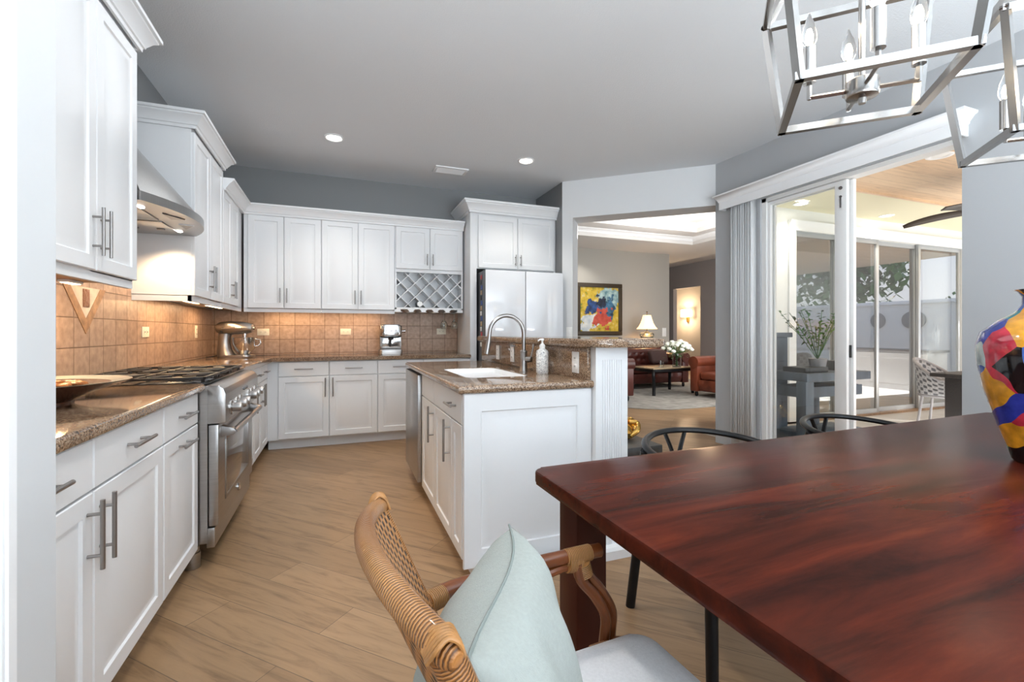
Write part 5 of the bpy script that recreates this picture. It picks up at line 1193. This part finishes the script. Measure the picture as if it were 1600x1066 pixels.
mb = MB(); pts = [(-0.40+0.8*k/80, 0.03*math.sin(k*0.9)) for k in range(81)]
mb.loft([[(x, y, z) for x, y in pts] for z in (0.02, 2.45)], closed=False, cap0=False, cap1=False); f = mb.build('cloth', 'curtain', cu)

# ---------------------------------------------------------------- lanai objects
bt_ = thing('bar_table', 'weathered blue grey rustic outdoor bar table', 'table', (4.42, 3.24, -0.03))
mb = MB(); mb.box(-0.30, 0.62, -0.22, 0.22, 0.72, 0.80, 0.006); mb.build('tabletop', 'rustic_blue', bt_)
for x in (-0.26, 0.30):
    for y in (-0.17, 0.17): MB().box(x-0.055, x+0.055, y-0.05, y+0.05, 0, 0.721, 0.005).build('leg', 'rustic_blue', bt_)
mb = MB(); mb.box(-0.26, 0.58, -0.16, 0.16, 0.56, 0.66); mb.box(-0.28, 0.58, -0.16, 0.16, 0.10, 0.22, 0.005); mb.build('stretcher', 'rustic_blue', bt_)
bs = thing('rustic_post', 'tall weathered blue post with a capped top behind the sliding glass', 'post', (4.33, 3.52, -0.03))
MB().box(-0.10, 0.10, -0.06, 0.06, 0, 1.14, 0.005).build('shaft', 'rustic_blue', bs); MB().box(-0.13, 0.15, -0.08, 0.08, 1.14, 1.19, 0.006).build('cap', 'rustic_blue', bs)
tr_ = tag(MB().box(-0.16, 0.16, -0.12, 0.12, 0, 0.05, 0.006).build('tray', 'black_plastic', loc=(4.34, 3.20, 0.77)), 'dark shallow tray on the rustic bar table', 'tray')
bx_ = tag(MB().box(-0.09, 0.09, -0.07, 0.07, 0, 0.10, 0.006).build('planter_box', 'dark_steel', loc=(4.86, 3.22, 0.77)), 'small dark box on the rustic bar table', 'box')
pp = thing('potted_plant', 'small leafy potted plant on the rustic bar table', 'plant', (4.60, 3.26, 0.77))
MB().lathe([(0, 0), (0.06, 0), (0.085, 0.12), (0.08, 0.125), (0.0, 0.11)], n=20).build('pot', 'grey_wicker', pp)
mb = MB(); mb2 = MB(); mb3 = MB()
for k in range(16):
    a = random.uniform(0, 2*PI); L = random.uniform(0.28, 0.52); lean = random.uniform(0.2, 0.75); tip = Vector((math.cos(a)*L*lean, math.sin(a)*L*lean, 0.11+L)); b0 = Vector((0, 0, 0.11)); mb.tube([b0, (b0+tip)/2+Vector((0, 0, 0.03)), tip], 0.003, 5)
    for q in range(14):
        tt = 0.3+0.7*q/13; c = b0.lerp(tip, tt)+Vector((0, 0, 0.03*math.sin(tt*PI))); d = Vector((random.uniform(-1, 1), random.uniform(-1, 1), random.uniform(-0.2, 0.8))).normalized(); sv = d.cross(Vector((0.3, 0.1, 1))).normalized()*0.014; M_ = (mb2 if k % 3 else mb3)
        M_.face([c, c+d*0.025+sv, c+d*0.05, c+d*0.025-sv])
mb.build('stems', 'stem_green', pp); mb2.build('leaves', 'leaf_green', pp); mb3.build('dry_leaves', 'dry_leaf', pp)
wt = thing('patio_table', 'dark woven patio table beyond the open sliding door', 'table', (6.36, 2.52, -0.03))
MB().box(-0.45, 0.45, -0.45, 0.45, 0.72, 0.76, 0.006).build('tabletop', 'dark_wicker', wt); MB().box(-0.36, 0.36, -0.36, 0.36, 0.0, 0.721).build('pedestal', 'dark_wicker', wt)
for label, loc, rz in (('grey woven patio chair tucked at the left of the dark patio table', (6.88, 3.28, -0.03), 0.2), ('grey woven patio chair behind the dark patio table, mostly cut by the wall', (7.25, 2.62, -0.03), -1.2)):
    wc = thing('patio_chair', label, 'chair', loc, rz)
    mb = MB(); N = 16; G = []
    for j in range(9):
        row = []
        for i in range(N+1):
            a = math.radians(-20)+math.radians(220)*i/N; z = 0.44+0.42*j/8*(0.45+0.55*max(0, math.sin(a))); r = 0.27+0.03*j/8
            row.append(mb.bm.verts.new((r*math.cos(a), r*math.sin(a), z)))
        G.append(row)
    for j in range(8):
        for i in range(N):
            f = mb.bm.faces.new((G[j][i], G[j][i+1], G[j+1][i+1], G[j+1][i]))
            for l_, (ii, jj) in zip(f.loops, ((i, j), (i+1, j), (i+1, j+1), (i, j+1))): l_[mb.uv].uv = (ii/N*1.0, jj/8*0.4)
    b_ = mb.build('woven_back', 'grey_weave', wc); q = b_.modifiers.new('thick', 'SOLIDIFY'); q.thickness = 0.012
    MB().tube([(0.30*math.cos(a), 0.30*math.sin(a), 0.44+0.42*(0.45+0.55*max(0, math.sin(a)))) for a in [math.radians(-20)+math.radians(220)*i/24 for i in range(25)]], 0.018, 8).build('rim', 'grey_wicker', wc)
    MB().lathe([(0, 0.41), (0.26, 0.41), (0.27, 0.43), (0.26, 0.45), (0, 0.45)], n=24).build('seat', 'grey_wicker', wc)
    for s in (-1, 1):
        for y in (-0.16, 0.18): MB().tube([(s*0.18, y, 0.42), (s*0.22, y*1.25, 0.0)], 0.014, 8).build('leg', 'grey_wicker', wc)
downlight('recessed soffit light outside the fixed door panel', (5.39, 4.03, SO), 45, 0.09); downlight('recessed soffit light over the lanai sliding doors', (7.05, 4.03, SO), 45, 0.09)
dl = thing('ceiling_downlight', 'unlit recessed light in the plank ceiling of the lanai', 'light', (5.15, 2.51, SO+0.015))
MB().lathe([(0.065, 0.0), (0.10, 0.0), (0.10, -0.006), (0.075, -0.01), (0.06, -0.003)], n=28, cap=False).build('trim_ring', 'white_trim', dl); MB().lathe([(0, -0.002), (0.065, -0.002), (0.065, 0), (0, 0)], n=24).build('lens', 'white_plastic', dl)
fn = thing('ceiling_fan', 'dark leaf bladed ceiling fan on the lanai, cut by the wall edge', 'fan', (6.2, 2.6, 2.40), 0.55)
MB().lathe([(0, -0.06), (0.07, -0.05), (0.09, 0.0), (0.07, 0.06), (0.02, 0.08), (0.02, 0.34), (0.06, 0.35), (0, 0.355)], n=20).build('motor', 'fan_blade', fn)
for k in range(5):
    a = 2*PI*k/5; c, s_ = math.cos(a), math.sin(a); mb = MB(); G = []
    for i in range(13):
        t = i/12; r = 0.08+0.62*t; wdt = 0.02+0.085*math.sin(PI*min(1, t*0.95+0.05))**0.7; z = 0.02+0.05*t-0.10*t*t
        G.append([mb.bm.verts.new((r*c-q*wdt*s_, r*s_+q*wdt*c, z+0.012*q)) for q in (-1, 0, 1)])
    for i in range(12):
        for q in (0, 1): mb.bm.faces.new((G[i][q], G[i][q+1], G[i+1][q+1], G[i+1][q]))
    b_ = mb.build('blade', 'fan_blade', fn); z_ = b_.modifiers.new('thick', 'SOLIDIFY'); z_.thickness = 0.008
# garden trees, outdoor counter and wall ornaments that the lanai glass reflects
oc = thing('outdoor_counter', 'white panelled outdoor counter on the lanai, reflected in the glass', 'counter', (10.4, 1.55, -0.03), PI/2)
ob = MB(); ob.door(0, 1.8, 0.05, 0.78, 0.0, 0.02, 0.10); ob.box(0, 1.8, 0.0, 0.6, 0, 0.8); ob.build('body', 'white_trim', oc); MB().box(-0.03, 1.83, -0.04, 0.63, 0.8, 0.85, 0.006).build('worktop', 'dark_steel', oc)
oc.rotation_euler = (0, 0, -PI/2); oc.location = (10.4, 3.35, -0.03)
for label, loc, h in (('broad garden tree beyond the garden wall, reflected in the lanai glass', (17.2, -2.6, -0.14), 6.2), ('second garden tree beyond the wall, reflected left of the broad one', (17.4, -7.2, -0.14), 6.6), ('low young tree beyond the garden wall, reflected below open sky', (17.3, 0.9, -0.14), 2.6)):
    t = thing('garden_tree', label, 'tree', loc); MB().tube([(0, 0, 0.0), (0.1, 0, h*0.4), (0, 0.1, h*0.7)], [0.16, 0.12, 0.06], 10).build('trunk', 'fan_blade', t)
    mb = MB()
    for k in range(1800):
        d = Vector((random.gauss(0, 1), random.gauss(0, 1), random.gauss(0, 1))).normalized()*random.uniform(0.3, 1.0); c = Vector((d.x*h*0.30, d.y*h*0.34, h*0.62+d.z*h*0.36)); e = Vector((random.uniform(-1, 1), random.uniform(-1, 1), random.uniform(-1, 1))).normalized(); sv = e.cross(Vector((0.2, 0.3, 1))).normalized()*0.11*h/6
        mb.face([c, c+e*0.19*h/6+sv, c+e*0.38*h/6, c+e*0.19*h/6-sv])
    mb.build('foliage', 'leaf_green', t)
for y, lab in ((-0.15, 'round dark ornament on the garden wall, the left one in the reflection'), (0.75, 'round dark ornament on the garden wall, the right one in the reflection')):
    o = MB().lathe([(0, 0), (0.24, 0), (0.24, -0.04), (0.16, -0.07), (0, -0.07)], n=28, axis='x').build('wall_ornament', 'stone_ornament', loc=(15.0, y, 1.5)); tag(o, lab, 'ornament', 'garden wall ornaments')
